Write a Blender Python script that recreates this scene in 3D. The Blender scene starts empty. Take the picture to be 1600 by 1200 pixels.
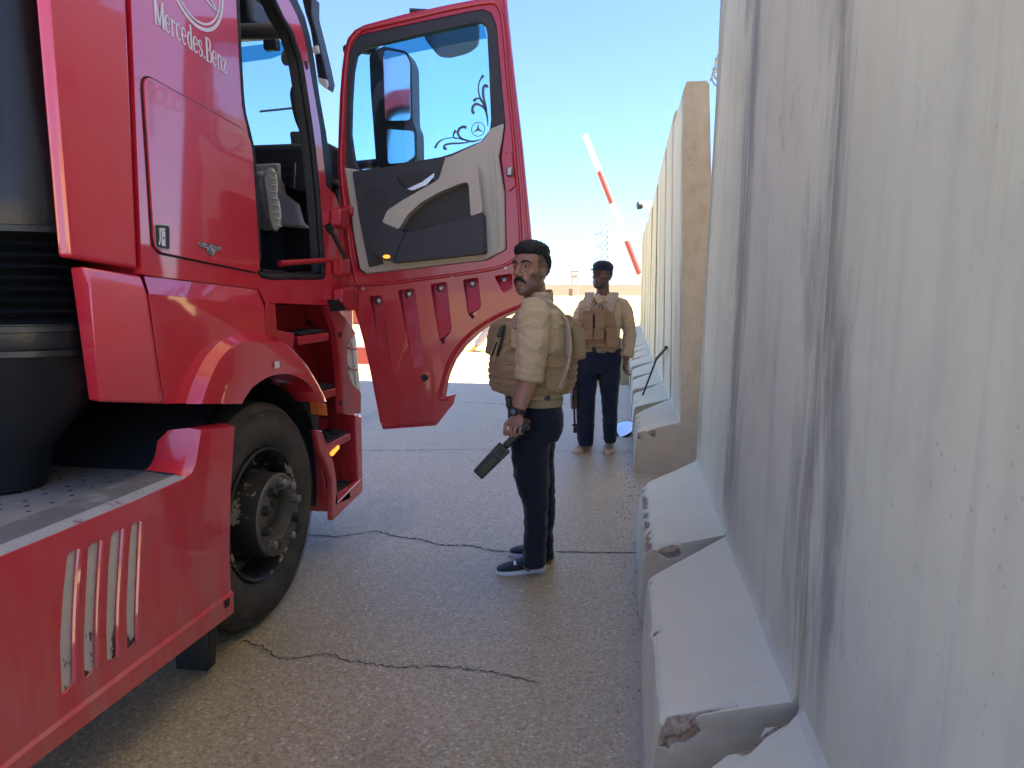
import bpy, bmesh, math, random
from mathutils import Vector, Matrix, noise
from mathutils.geometry import tessellate_polygon
R = math.radians
SC = bpy.context.scene
COL = SC.collection
random.seed(7)

# ------------------------------------------------------------------ camera
CAM_H, YAW, PITCH, FPX = 1.5, R(9.3), R(7.65), 1080.0
cd = bpy.data.cameras.new('camera')
cd.sensor_width = 36.0
cd.lens = 36.0 * FPX / 1600.0
cd.clip_start = 0.05
cd.clip_end = 6000
cam = bpy.data.objects.new('camera', cd)
COL.objects.link(cam)
cam.location = (0, 0, CAM_H)
cam.rotation_euler = (R(90) - PITCH, 0, YAW)
SC.camera = cam

# ------------------------------------------------------------------ light
SUN_EL = R(66)
SUN_AZ = R(90)                       # sun stands over the wall, to the +X side
w = bpy.data.worlds.new('World')
SC.world = w
w.use_nodes = True
nt = w.node_tree
sky = nt.nodes.new('ShaderNodeTexSky')
sky.sky_type = 'NISHITA'
sky.sun_disc = False
sky.sun_elevation = SUN_EL
sky.sun_rotation = SUN_AZ
sky.altitude = 800
sky.air_density = 0.75
sky.dust_density = 2.1
sky.ozone_density = 10.0
bg = nt.nodes['Background']
nt.links.new(sky.outputs[0], bg.inputs[0])
bg.inputs[1].default_value = 0.05
sd = bpy.data.lights.new('sun', 'SUN')
sd.energy = 4.6
sd.angle = R(0.53)
sd.color = (1.0, 0.94, 0.84)
sun = bpy.data.objects.new('sun', sd)
COL.objects.link(sun)
sv = Vector((math.cos(SUN_EL) * math.sin(SUN_AZ), math.cos(SUN_EL) * math.cos(SUN_AZ), math.sin(SUN_EL)))
sun.rotation_euler = sv.to_track_quat('Z', 'Y').to_euler()
SC.view_settings.view_transform = 'Standard'
SC.view_settings.look = 'None'
SC.view_settings.gamma = 1
SC.view_settings.exposure = 3.25
SC.view_settings.use_curve_mapping = False
SC.cycles.max_bounces = 10
SC.cycles.transparent_max_bounces = 24
SC.cycles.use_denoising = True
SC.cycles.sample_clamp_indirect = 8

# ------------------------------------------------------------------ measuring helpers (photo pixel + known real plane -> metres)
_fw = Vector((-math.sin(YAW) * math.cos(PITCH), math.cos(YAW) * math.cos(PITCH), -math.sin(PITCH)))
_rt = Vector((math.cos(YAW), math.sin(YAW), 0))
_up = _rt.cross(_fw)
EYE = Vector((0, 0, CAM_H))
def _ray(px, py): return _fw + _rt * ((px - 800) / FPX) - _up * ((py - 600) / FPX)
def at_x(px, py, X):
    d = _ray(px, py); return EYE + d * (X / d.x)
def at_y(px, py, Y):
    d = _ray(px, py); return EYE + d * (Y / d.y)
def at_z(px, py, Z=0.0):
    d = _ray(px, py); return EYE + d * ((Z - CAM_H) / d.z)
def at_d(px, py, base, d=0.0):
    """on the upright plane through base that faces the viewer, d metres nearer"""
    n = Vector((-base[0], -base[1], 0)).normalized()
    p0 = Vector((base[0], base[1], 0)) + n * d
    r = _ray(px, py)
    return EYE + r * ((p0 - EYE).dot(n) / r.dot(n))

# ------------------------------------------------------------------ node helpers
class NT:
    def __init__(s, name):
        s.m = bpy.data.materials.new(name); s.m.use_nodes = True
        s.t = s.m.node_tree; s.b = s.t.nodes['Principled BSDF']
        s.tc = s.n('ShaderNodeTexCoord')
    def n(s, typ, **kw):
        o = s.t.nodes.new(typ)
        for k, v in kw.items(): setattr(o, k, v)
        return o
    def put(s, sock, v):
        if v is None: return
        if hasattr(v, 'is_linked') or hasattr(v, 'links'): s.t.links.new(v, sock)
        elif isinstance(v, (tuple, list)) and len(v) == 3 and sock.type == 'RGBA': sock.default_value = (*v, 1)
        else: sock.default_value = v
    def obj(s): return s.tc.outputs['Object']
    def pos(s): return s.n('ShaderNodeNewGeometry').outputs['Position']
    def rnd(s): return s.n('ShaderNodeObjectInfo').outputs['Random']
    def map(s, v, scale=(1, 1, 1), loc=(0, 0, 0)):
        o = s.n('ShaderNodeMapping'); s.put(o.inputs[0], v); s.put(o.inputs['Scale'], scale); s.put(o.inputs['Location'], loc); return o.outputs[0]
    def noise(s, v, scale, detail=4, rough=.55, dist=0):
        o = s.n('ShaderNodeTexNoise'); s.put(o.inputs['Vector'], v); o.inputs['Scale'].default_value = scale
        o.inputs['Detail'].default_value = detail; o.inputs['Roughness'].default_value = rough; o.inputs['Distortion'].default_value = dist
        return o.outputs['Fac']
    def vor(s, v, scale, feat='F1', out='Distance', rnd=1.0):
        o = s.n('ShaderNodeTexVoronoi', feature=feat); s.put(o.inputs['Vector'], v); o.inputs['Scale'].default_value = scale
        o.inputs['Randomness'].default_value = rnd
        return o.outputs[out]
    def ramp(s, f, *st):
        o = s.n('ShaderNodeValToRGB'); s.put(o.inputs[0], f); e = o.color_ramp.elements
        while len(e) < len(st): e.new(0.5)
        for i, (p, c) in enumerate(st):
            e[i].position = p; e[i].color = (c, c, c, 1) if isinstance(c, (int, float)) else (*c, 1)
        return o.outputs[0]
    def mix(s, f, a, b, mode='MIX'):
        o = s.n('ShaderNodeMix', data_type='RGBA', blend_type=mode)
        s.put(o.inputs[0], f); s.put(o.inputs[6], a); s.put(o.inputs[7], b); return o.outputs[2]
    def math(s, op, a, b=None, c=None, clamp=False):
        o = s.n('ShaderNodeMath', operation=op, use_clamp=clamp); s.put(o.inputs[0], a); s.put(o.inputs[1], b); s.put(o.inputs[2], c); return o.outputs[0]
    def sep(s, v):
        o = s.n('ShaderNodeSeparateXYZ'); s.put(o.inputs[0], v); return o.outputs
    def attr(s, name): return s.n('ShaderNodeAttribute', attribute_name=name).outputs['Fac']
    def bump(s, h, strength=.3, dist=.01, normal=None):
        o = s.n('ShaderNodeBump'); s.put(o.inputs['Height'], h); o.inputs['Strength'].default_value = strength
        o.inputs['Distance'].default_value = dist; s.put(o.inputs['Normal'], normal); return o.outputs[0]
    def out(s, col=None, rough=None, normal=None, metal=None, coat=None, spec=None, **kw):
        s.put(s.b.inputs['Base Color'], col); s.put(s.b.inputs['Roughness'], rough); s.put(s.b.inputs['Normal'], normal)
        s.put(s.b.inputs['Metallic'], metal); s.put(s.b.inputs['Coat Weight'], coat); s.put(s.b.inputs['Specular IOR Level'], spec)
        for k, v in kw.items(): s.put(s.b.inputs[k], v)
        return s.m

def simple(name, col, rough=.6, metal=0.0, var=.15, vs=8, bump=0.0, bs=200, coat=0.0, spec=.5):
    t = NT(name)
    f = t.noise(t.obj(), vs, 5)
    c = t.mix(f, tuple(x * (1 - var) for x in col), tuple(min(1, x * (1 + var)) for x in col))
    r = t.math('ADD', t.math('MULTIPLY', f, .2), max(0, rough - .1))
    nb = t.bump(t.noise(t.obj(), bs, 3), bump, .003) if bump else None
    return t.out(c, r, nb, metal, coat or None, spec)

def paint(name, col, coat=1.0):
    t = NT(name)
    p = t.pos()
    dust_sheen = t.math('MULTIPLY', t.ramp(t.noise(p, 3.5, 6, .6), (.45, .25), (.8, 1.0)), .12)  # thin dust film, its pale tint also painting in a sky sheen
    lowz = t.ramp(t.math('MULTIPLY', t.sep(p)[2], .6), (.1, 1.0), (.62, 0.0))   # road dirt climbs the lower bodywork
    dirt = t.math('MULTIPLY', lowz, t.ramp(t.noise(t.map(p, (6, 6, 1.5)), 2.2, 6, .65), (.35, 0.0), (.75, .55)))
    d = t.math('ADD', dust_sheen, dirt, clamp=True)
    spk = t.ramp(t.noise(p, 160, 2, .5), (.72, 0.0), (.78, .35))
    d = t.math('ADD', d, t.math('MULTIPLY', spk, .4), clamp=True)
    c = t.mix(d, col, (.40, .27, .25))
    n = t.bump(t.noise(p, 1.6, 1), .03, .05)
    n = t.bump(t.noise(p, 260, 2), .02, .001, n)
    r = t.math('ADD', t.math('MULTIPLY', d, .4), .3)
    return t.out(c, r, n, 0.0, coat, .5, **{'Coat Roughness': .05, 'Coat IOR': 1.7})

def concrete(name):
    t = NT(name)
    o = t.obj(); x, y, z = t.sep(o)[:3]; rn = t.rnd()
    off = t.n('ShaderNodeVectorMath', operation='ADD'); t.put(off.inputs[0], o)
    cmb = t.n('ShaderNodeCombineXYZ')
    for i, k in enumerate((37.0, 61.0, 13.0)): t.put(cmb.inputs[i], t.math('MULTIPLY', rn, k))
    t.put(off.inputs[1], cmb.outputs[0]); q = off.outputs[0]
    base = t.ramp(t.noise(q, 1.3, 7, .62, .4), (.25, (.51, .485, .345)), (.5, (.58, .56, .41)), (.8, (.64, .625, .47)))
    strk = t.noise(t.map(q, (2.6, 2.6, .3)), 2.0, 8, .65, .8)
    base = t.mix(t.ramp(strk, (.50, 0.0), (.75, .40)), base, (.31, .30, .285))
    fine = t.noise(t.map(q, (14, 14, 1.2)), 2, 6, .7, .5)
    base = t.mix(t.ramp(fine, (.55, 0.0), (.85, .22)), base, (.60, .585, .555))
    cloud = t.noise(q, 4.5, 6, .65, .3)
    base = t.mix(t.ramp(cloud, (.5, 0.0), (.75, .25)), base, (.30, .29, .27))
    # rain water that runs down beside each joint leaves a dark band of its own
    ed = t.math('ABSOLUTE', y)
    wob = t.math('MULTIPLY', t.math('SUBTRACT', t.noise(t.map(q, (1.5, 2, .6)), 1.4, 7, .62, .5), .5), .95)
    em = t.ramp(t.math('ADD', ed, wob), (.40, 0.0), (.54, .8), (.64, 1.0))
    em = t.math('MULTIPLY', em, t.ramp(t.noise(t.map(q, (4, 5, .55)), 1.6, 8, .70, .6), (.37, 0.05), (.50, 1.0)))
    em = t.math('MULTIPLY', em, t.ramp(t.math('MULTIPLY', z, .3), (.13, .0), (.2, 1.0)))
    base = t.mix(t.math('MULTIPLY', em, .68), base, (.13, .13, .115))
    lime = t.math('MULTIPLY', t.ramp(t.noise(t.map(q, (26, 30, 1.0)), 1.5, 5, .7), (.66, 0.0), (.72, .6)), t.ramp(ed, (.40, 0.0), (.6, 1.0)))
    lime = t.math('MULTIPLY', lime, t.ramp(t.math('MULTIPLY', z, .3), (.15, .0), (.2, 1.0)))
    base = t.mix(lime, base, (.62, .62, .60))
    # dusty tan end faces with warm bounce light painted in, pits and broken edges
    pit = t.math('MULTIPLY', t.ramp(t.math('SUBTRACT', t.vor(q, 30), t.math('MULTIPLY', t.noise(q, 9, 2), .22)), (-.04, 1.0), (-.01, 0.0)), t.ramp(t.noise(q, 3.5, 2), (.50, 0.0), (.58, 1.0)))
    pit = t.math('MULTIPLY', pit, t.ramp(z, (.50, 1.0), (.60, .3)))
    base = t.mix(t.math('MULTIPLY', pit, .8), base, (.10, .075, .05))
    gy = t.sep(t.n('ShaderNodeNewGeometry').outputs['True Normal'])[1]
    endf = t.ramp(t.math('ABSOLUTE', gy), (.8, 0.0), (.95, 1.0))
    base = t.mix(t.math('MULTIPLY', endf, .85), base, t.ramp(t.noise(q, 9, 6, .65), (.3, (.43, .34, .225)), (.7, (.54, .445, .32))))
    upn = t.sep(t.n('ShaderNodeNewGeometry').outputs['True Normal'])[2]      # dust on the sloping tops, coloured warmer to counter blue skylight
    base = t.mix(t.math('MULTIPLY', t.ramp(upn, (.75, 0.0), (.95, 1.0)), t.ramp(t.noise(q, 3, 6, .65), (.25, .55), (.7, .95))), base, (.70, .61, .43))
    scf = t.math('MULTIPLY', t.ramp(t.noise(q, 2.1, 3), (.60, 0.0), (.68, 1.0)), t.ramp(t.noise(t.map(q, (60, 60, 18)), 1, 5, .7), (.56, 0.0), (.62, .8)))
    base = t.mix(scf, base, (.21, .17, .12))
    chip = t.attr('chip')
    cc = t.ramp(t.noise(q, 55, 4, .7), (.35, (.20, .13, .085)), (.6, (.40, .29, .20)), (.8, (.5, .40, .30)))
    base = t.mix(t.ramp(chip, (.35, 0.0), (.5, 1.0)), base, cc)
    h = t.math('ADD', t.math('MULTIPLY', t.noise(q, 18, 6, .6), .5), t.math('MULTIPLY', t.noise(q, 3, 3), .8))
    h = t.math('SUBTRACT', h, t.math('MULTIPLY', pit, 1.2))
    nrm = t.bump(h, .12, .008)
    nrm = t.bump(t.noise(q, 150, 3, .6), .12, .002, nrm)
    return t.out(base, t.math('ADD', t.math('MULTIPLY', strk, .2), .68), nrm, 0.0, None, .3)

def asphalt(name):
    t = NT(name)
    p = t.pos()
    a = t.vor(p, 70, out='Color'); d = t.vor(p, 70)
    sp = t.sep(a)
    stone = t.math('MULTIPLY', t.ramp(sp[0], (.60, 0.0), (.70, 1.0)), t.ramp(d, (.28, 1.0), (.55, 0.0)))
    b2 = t.sep(t.vor(p, 48, out='Color'))[1]; d2 = t.vor(p, 48)
    stone2 = t.math('MULTIPLY', t.ramp(b2, (.86, 0.0), (.90, 1.0)), t.ramp(d2, (.2, 1.0), (.42, 0.0)))
    bind = t.ramp(t.noise(p, 75, 6, .8), (.36, (.15, .112, .058)), (.62, (.50, .395, .23)))
    big = t.ramp(t.noise(p, .8, 6, .6), (.3, 0.0), (.75, 1.0))
    bind = t.mix(t.math('MULTIPLY', big, .5), bind, (.29, .24, .175))
    sc_ = t.mix(sp[2], (.36, .285, .20), (.60, .52, .40))
    c = t.mix(t.math('MULTIPLY', stone, .85), bind, sc_)
    c = t.mix(t.math('MULTIPLY', stone2, .9), c, (.55, .47, .36))
    oil = t.ramp(t.noise(t.map(p, (1.2, .35, 1)), 1.2, 5, .6), (.55, 0.0), (.75, .5))
    c = t.mix(oil, c, (.06, .055, .05))
    # wind-blown sand near the edge of the paving and along the wall foot
    yy = t.sep(p)[1]; xx = t.sep(p)[0]
    sand = t.ramp(t.math('ADD', t.math('MULTIPLY', yy, .07), t.math('MULTIPLY', t.noise(p, 1.7, 6, .65), .3)), (.72, 0.0), (1.0, .75))
    foot = t.math('MULTIPLY', t.ramp(t.math('ADD', xx, t.math('MULTIPLY', t.noise(p, 2.5, 6, .65), .9)), (.48, 0.0), (.80, .9)),
                  t.ramp(t.math('ADD', t.math('MULTIPLY', yy, .1), 0.0), (.33, 0.0), (.45, 1.0)))
    rim = t.ramp(t.math('ADD', xx, t.math('MULTIPLY', t.math('SUBTRACT', t.noise(p, 6, 6, .7), .5), .16)), (.0, 0.0), (.09, .8))
    sand = t.math('MAXIMUM', t.math('MAXIMUM', sand, foot), rim)
    c = t.mix(sand, c, (.33, .265, .195))
    h = t.math('ADD', t.math('MULTIPLY', stone, .6), t.math('MULTIPLY', t.noise(p, 140, 4, .7), .7))
    h = t.math('ADD', h, stone2)
    n = t.bump(h, .35, .005)
    n = t.bump(t.noise(p, 1.3, 4), .10, .05, n)
    return t.out(c, t.math('ADD', t.math('MULTIPLY', t.noise(p, 30, 3), .22), .38), n, 0.0, None, .6)

def cloth(name, col, var=.18, weave=900, rough=.85, scale=5):
    t = NT(name)
    p = t.obj()
    f = t.noise(p, scale, 6, .6)
    c = t.mix(f, tuple(x * (1 - var) for x in col), tuple(x * (1 + var) for x in col))
    n = t.bump(t.noise(t.map(p, (1, 1, 1.8)), 9, 4, .55, 1.2), .6, .03)
    n = t.bump(t.noise(p, 26, 5, .6, .6), .4, .010, n)
    n = t.bump(t.noise(p, weave, 2), .25, .001, n)
    return t.out(c, rough, n, 0.0, None, .2, **{'Sheen Weight': .15})

def glass(name, tint, gloss=.9):
    m = bpy.data.materials.new(name); m.use_nodes = True; t = m.node_tree
    for n_ in list(t.nodes): t.nodes.remove(n_)
    o = t.nodes.new('ShaderNodeOutputMaterial'); tr = t.nodes.new('ShaderNodeBsdfTransparent'); gl = t.nodes.new('ShaderNodeBsdfGlossy')
    mx = t.nodes.new('ShaderNodeMixShader'); fr = t.nodes.new('ShaderNodeFresnel'); fr.inputs[0].default_value = 1.45
    tr.inputs[0].default_value = (*tint, 1); gl.inputs[0].default_value = (gloss, gloss, gloss, 1); gl.inputs['Roughness'].default_value = .01
    t.links.new(fr.outputs[0], mx.inputs[0]); t.links.new(tr.outputs[0], mx.inputs[1]); t.links.new(gl.outputs[0], mx.inputs[2]); t.links.new(mx.outputs[0], o.inputs[0])
    return m

def emit(name, col, s):
    t = NT(name); return t.out(col, .3, None, **{'Emission Color': col, 'Emission Strength': s})

def worn(name, col, under, lo=.5, hi=.6, scale=14, rough=.5, stretch=(1, 1, 1)):
    t = NT(name); p = t.map(t.pos(), stretch)
    f = t.ramp(t.noise(p, scale, 7, .7), (lo, 0.0), (hi, 1.0))
    c = t.mix(f, col, under)
    c = t.mix(t.math('MULTIPLY', t.noise(p, 60, 4), .4), c, tuple(x * .6 for x in col))
    return t.out(c, rough, t.bump(f, .3, .002), 0.0, None, .4)

def stripe_mat(name):
    t = NT(name); p = t.pos(); z = t.sep(p)[2]
    f = t.math('ADD', t.noise(t.map(p, (1, 1, .5)), 16, 8, .72), t.math('MULTIPLY', t.math('SUBTRACT', .54, z), 1.2))
    f = t.ramp(f, (.60, 0.0), (.625, 1.0))
    c = t.mix(f, t.mix(t.noise(p, 30, 5), (.50, .47, .44), (.66, .63, .59)), t.ramp(t.noise(p, 40, 4), (.3, (.03, .027, .025)), (.7, (.09, .08, .07))))
    return t.out(c, .6, t.bump(f, -.4, .003), 0.0, None, .3)

def rubber(name):
    t = NT(name); p = t.obj()
    c = t.ramp(t.noise(p, 7, 6, .65), (.3, (.020, .019, .018)), (.75, (.085, .075, .063)))
    return t.out(c, .62, t.bump(t.noise(p, 120, 4), .2, .002), 0.0, None, .35)

def skin(name, dark=1.0):
    t = NT(name); p = t.obj()
    f = t.noise(p, 26, 5, .6)
    a = tuple(x * dark for x in (.27, .135, .085)); b = tuple(x * dark for x in (.37, .195, .13))
    c = t.mix(f, a, b)
    st = t.attr('stubble')
    c = t.mix(t.math('MULTIPLY', st, t.math('ADD', t.math('MULTIPLY', t.noise(p, 500, 2), .5), .45)), c, (.045, .035, .032))
    return t.out(c, .5, t.bump(t.noise(p, 320, 3), .15, .001), 0.0, None, .4, **{'Subsurface Weight': .08, 'Subsurface Radius': (.01, .004, .002)})

def hairmat(name, col=(.012, .011, .012)):
    t = NT(name); p = t.obj()
    f = t.noise(t.map(p, (1, 1, .5)), 160, 4, .7)
    c = t.mix(f, tuple(x * .6 for x in col), tuple(x * 1.8 for x in col))
    return t.out(c, .6, t.bump(f, .8, .004), 0.0, None, .3)

M = dict(
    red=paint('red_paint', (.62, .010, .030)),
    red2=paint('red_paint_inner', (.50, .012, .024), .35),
    concrete=concrete('cast_concrete'), asphalt=asphalt('asphalt'),
    black=simple('black_plastic', (.014, .015, .017), .5, var=.3, bump=.2),
    duct=simple('duct_plastic', (.008, .009, .011), .38, var=.4, bump=.3, bs=60),
    dark=simple('dark_trim', (.030, .033, .040), .55, var=.15, bump=.35, bs=500),
    interior=simple('cab_interior', (.020, .021, .025), .8, var=.2),
    beige=simple('beige_trim', (.47, .43, .36), .65, var=.08, bump=.2, bs=400),
    cream=simple('cream_trim', (.50, .46, .40), .6, var=.06),
    liner=simple('headliner', (.16, .15, .13), .9, var=.1),
    rubber=rubber('tyre_rubber'),
    seal=simple('rubber_seal', (.012, .013, .015), .65, var=.2),
    rim=worn('worn_hub_paint', (.026, .025, .024), (.50, .45, .36), .57, .60, 7, .5),
    rimface=worn('greasy_hub_face', (.105, .092, .072), (.03, .027, .022), .5, .65, 18, .55),
    nut=simple('steel_nut', (.32, .31, .29), .4, 1.0, var=.5, vs=40),
    nutdark=simple('oiled_nut', (.04, .038, .035), .4, .6, var=.4, vs=40),
    steel=worn('scuffed_ledge', (.40, .375, .35), (.20, .06, .055), .58, .66, 11, .5),
    ledge=worn('dirty_ledge', (.17, .155, .145), (.36, .33, .31), .52, .66, 9, .5),
    alu=worn('dusty_plate', (.36, .325, .285), (.22, .19, .16), .45, .75, 5, .55),
    stripe=stripe_mat('worn_white_strip'),
    bright=simple('bright_metal', (.62, .62, .62), .25, .9, var=.1),
    white=simple('white_decal', (.78, .76, .76), .4, var=.04),
    pinkwhite=simple('decal_lettering', (.72, .66, .68), .4, var=.04),
    glass=glass('door_glass', (.76, .96, .98)), wglass=glass('windscreen_glass', (.80, .93, .95)),
    bandglass=glass('sunband_glass', (.34, .62, .70)),
    mirror=simple('mirror_glass', (.85, .87, .88), .02, 1.0, var=.01),
    tint=simple('glass_decal', (.075, .10, .125), .5),
    orange=emit('amber_lamp', (.8, .25, .03), .28),
    amber=simple('amber_reflector', (.75, .17, .03), .25, var=.15),
    lens=simple('lamp_lens', (.75, .68, .58), .12, var=.08),
    shirt=cloth('tan_shirt', (.50, .375, .22), .12),
    shirt2=cloth('tan_shirt_paler', (.47, .35, .21), .12),
    vest=cloth('coyote_webbing', (.32, .215, .105), .22, 500),
    vest2=cloth('coyote_webbing_grey', (.29, .19, .10), .2, 500),
    strap=cloth('vest_strap', (.38, .30, .20), .12, 500),
    trousers=cloth('black_trousers', (.012, .014, .021), .2),
    navy=cloth('navy_trousers', (.009, .014, .030), .2),
    belt=cloth('tan_belt', (.31, .24, .13), .12),
    skin1=skin('skin_warm', 1.12), skin2=skin('skin_deep', .42), skin3=skin('skin_far', .6),
    hair=hairmat('black_hair'), cap=cloth('navy_cap', (.012, .017, .03), .15),
    shoe=simple('black_knit_shoe', (.012, .015, .02), .7, var=.2, bump=.4, bs=600),
    sole=simple('white_sole', (.62, .63, .64), .6, var=.08),
    boot=simple('tan_boot', (.50, .35, .21), .75, var=.15, bump=.4, bs=300),
    eye=simple('eye_white', (.30, .27, .24), .45), iris=simple('dark_iris', (.02, .012, .008), .2),
    lip=simple('lips', (.22, .09, .075), .5),
    gun=simple('gun_metal', (.012, .012, .013), .4, .4, var=.2), gunwood=simple('dark_gun_furniture', (.05, .022, .012), .5, var=.3),
    wand=simple('black_wand', (.012, .014, .013), .42, var=.2), olive=simple('olive_print', (.11, .10, .035), .5),
    watchface=simple('watch_face', (.25, .28, .30), .2, .3, var=.3, vs=90),
    sandm=None, white2=simple('white_enamel', (.80, .79, .76), .5, var=.06), redband=simple('faded_red_enamel', (.40, .065, .055), .5, var=.12),
    lattice=simple('galvanised_steel', (.30, .29, .27), .6, .3, var=.1),
    farwall=simple('far_wall_concrete', (.50, .43, .34), .9, var=.12, vs=.6),
    roofm=simple('added_canopy_sheet', (.72, .71, .69), .6, var=.1), postm=simple('added_canopy_steel', (.30, .31, .32), .5, .2, var=.1),
    crack=simple('crack_fill', (.035, .027, .02), .95, var=.4, vs=50),
    lilac=cloth('pale_trousers', (.42, .38, .48), .1), sock=simple('yellow_boot', (.62, .48, .2), .7),
    grit=simple('road_grit', (.34, .27, .20), .9, var=.4, vs=40),
    wire=simple('razor_wire', (.35, .35, .36), .4, .8, var=.1),
)
def sand_mat():
    t = NT('desert_sand'); p = t.pos()
    c = t.ramp(t.noise(p, .35, 7, .62), (.3, (.215, .172, .075)), (.7, (.275, .225, .105)))
    c = t.mix(t.ramp(t.noise(p, 7, 6, .7), (.5, 0.0), (.72, .5)), c, (.26, .20, .14))
    return t.out(c, .95, t.bump(t.noise(p, 5, 7, .7), .6, .05), 0.0, None, .1)
M['sandm'] = sand_mat()

# ------------------------------------------------------------------ mesh helpers
class MB:
    def __init__(s): s.v = []; s.f = []; s.mi = []
    def add(s, vs, fs, m=0):
        o = len(s.v); s.v += [Vector(v) for v in vs]
        for f in fs: s.f.append([i + o for i in f]); s.mi.append(m)
        return s
    def box(s, c, size, rot=None, m=0):
        c = Vector(c); h = Vector(size) * .5
        vs = [Vector((x, y, z)) for x in (-h.x, h.x) for y in (-h.y, h.y) for z in (-h.z, h.z)]
        if rot is not None: vs = [rot @ v for v in vs]
        return s.add([c + v for v in vs], [(0, 1, 3, 2), (4, 6, 7, 5), (0, 4, 5, 1), (2, 3, 7, 6), (0, 2, 6, 4), (1, 5, 7, 3)], m)
    def bounds(s, a, b, m=0):
        a, b = Vector(a), Vector(b); return s.box((a + b) / 2, b - a, None, m)
    def prism(s, poly, off, m=0):
        """polygon (3-D, planar) pushed along off"""
        off = Vector(off); n = len(poly); p = [Vector(q) for q in poly]
        tri = tessellate_polygon([p])
        vs = p + [q + off for q in p]
        fs = [tuple(t) for t in tri] + [tuple(i + n for i in reversed(t)) for t in tri] + [(i, (i + 1) % n, n + (i + 1) % n, n + i) for i in range(n)]
        return s.add(vs, fs, m)
    def holed(s, outer, holes, off, m=0):
        off = Vector(off); loops = [[Vector(q) for q in l] for l in [outer] + list(holes)]
        p = [q for l in loops for q in l]; n = len(p)
        tri = tessellate_polygon(loops)
        fs = [tuple(t) for t in tri] + [tuple(i + n for i in reversed(t)) for t in tri]
        k = 0
        for l in loops:
            q = len(l)
            fs += [(k + i, k + (i + 1) % q, n + k + (i + 1) % q, n + k + i) for i in range(q)]; k += q
        return s.add(p + [q + off for q in p], fs, m)
    def loft(s, rings, closed=True, caps=True, m=0):
        k = len(rings[0]); vs = [v for r in rings for v in r]; fs = []
        for i in range(len(rings) - 1):
            for j in range(k if closed else k - 1):
                a = i * k + j; b = i * k + (j + 1) % k
                fs.append((a, b, b + k, a + k))
        if caps and closed:
            fs.append(tuple(reversed(range(k)))); fs.append(tuple((len(rings) - 1) * k + j for j in range(k)))
        return s.add(vs, fs, m)
    def tube(s, pts, rad, n=10, m=0, caps=True, flat=1.0, upv=None):
        pts = [Vector(p) for p in pts]
        if isinstance(rad, (int, float)): rad = [rad] * len(pts)
        rings = []; prev = None
        for i, p in enumerate(pts):
            d = (pts[min(i + 1, len(pts) - 1)] - pts[max(i - 1, 0)]).normalized()
            if prev is None:
                u = Vector(upv) if upv is not None else (Vector((0, 0, 1)) if abs(d.z) < .9 else Vector((1, 0, 0)))
            else: u = prev
            a = (u - d * u.dot(d)).normalized(); b = d.cross(a); prev = a
            rings.append([p + a * (rad[i] * math.cos(t)) + b * (rad[i] * flat * math.sin(t)) for t in [2 * math.pi * j / n for j in range(n)]])
        return s.loft(rings, True, caps, m)
    def lathe(s, prof, c, axis=(1, 0, 0), n=48, m=0, caps=False):
        """prof: (distance along axis, radius)"""
        ax = Vector(axis).normalized(); u = ax.orthogonal().normalized(); w_ = ax.cross(u); c = Vector(c)
        rings = [[c + ax * a + (u * math.cos(t) + w_ * math.sin(t)) * r for t in [2 * math.pi * j / n for j in range(n)]] for a, r in prof]
        return s.loft(rings, True, caps, m)
    def sphere(s, c, r, n=12, k=8, m=0):
        c = Vector(c); r = Vector((r, r, r)) if isinstance(r, (int, float)) else Vector(r)
        rings = []
        for i in range(k + 1):
            ph = math.pi * (i / k); ph = min(max(ph, .02), math.pi - .02)
            rings.append([c + Vector((r.x * math.sin(ph) * math.cos(t), r.y * math.sin(ph) * math.sin(t), -r.z * math.cos(ph))) for t in [2 * math.pi * j / n for j in range(n)]])
        return s.loft(rings, True, True, m)
    def build(s, name, mats, parent=None, bevel=0, seg=2, smooth=35, origin=None):
        me = bpy.data.meshes.new(name)
        o0 = Vector(origin) if origin is not None else Vector((0, 0, 0))
        me.from_pydata([v - o0 for v in s.v], [], s.f)
        if not isinstance(mats, (list, tuple)): mats = [mats]
        for mm in mats: me.materials.append(mm)
        me.polygons.foreach_set('material_index', s.mi)
        bm = bmesh.new(); bm.from_mesh(me); bmesh.ops.recalc_face_normals(bm, faces=bm.faces); bm.to_mesh(me); bm.free()
        ob = bpy.data.objects.new(name, me); COL.objects.link(ob)
        ob.location = o0
        if parent is not None: attach(ob, parent)
        if smooth:
            me.polygons.foreach_set('use_smooth', [True] * len(me.polygons))
            me.set_sharp_from_angle(angle=R(smooth))
        if bevel:
            b = ob.modifiers.new('bevel', 'BEVEL'); b.width = bevel; b.segments = seg; b.limit_method = 'ANGLE'; b.angle_limit = R(40)
            b.harden_normals = False
        return ob

WORKSHOP = bpy.data.scenes.new('workshop')
SPENT = []
def wloc(o):
    return Vector(o.location) + (wloc(o.parent) + Vector(o.matrix_parent_inverse.translation) if o.parent else Vector((0, 0, 0)))
def attach(ob, parent):
    p = wloc(parent); ob.parent = parent
    ob.matrix_parent_inverse = Matrix.Translation(-p)
def thing(name, label, cat, loc, group=None):
    o = bpy.data.objects.new(name, None); COL.objects.link(o); o.location = loc; o.empty_display_size = .2
    return tag(o, label, cat, group)
def tag(o, label=None, cat=None, group=None, kind=None):
    if label: o['label'] = label
    if cat: o['category'] = cat
    if group: o['group'] = group
    if kind: o['kind'] = kind
    return o

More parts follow.
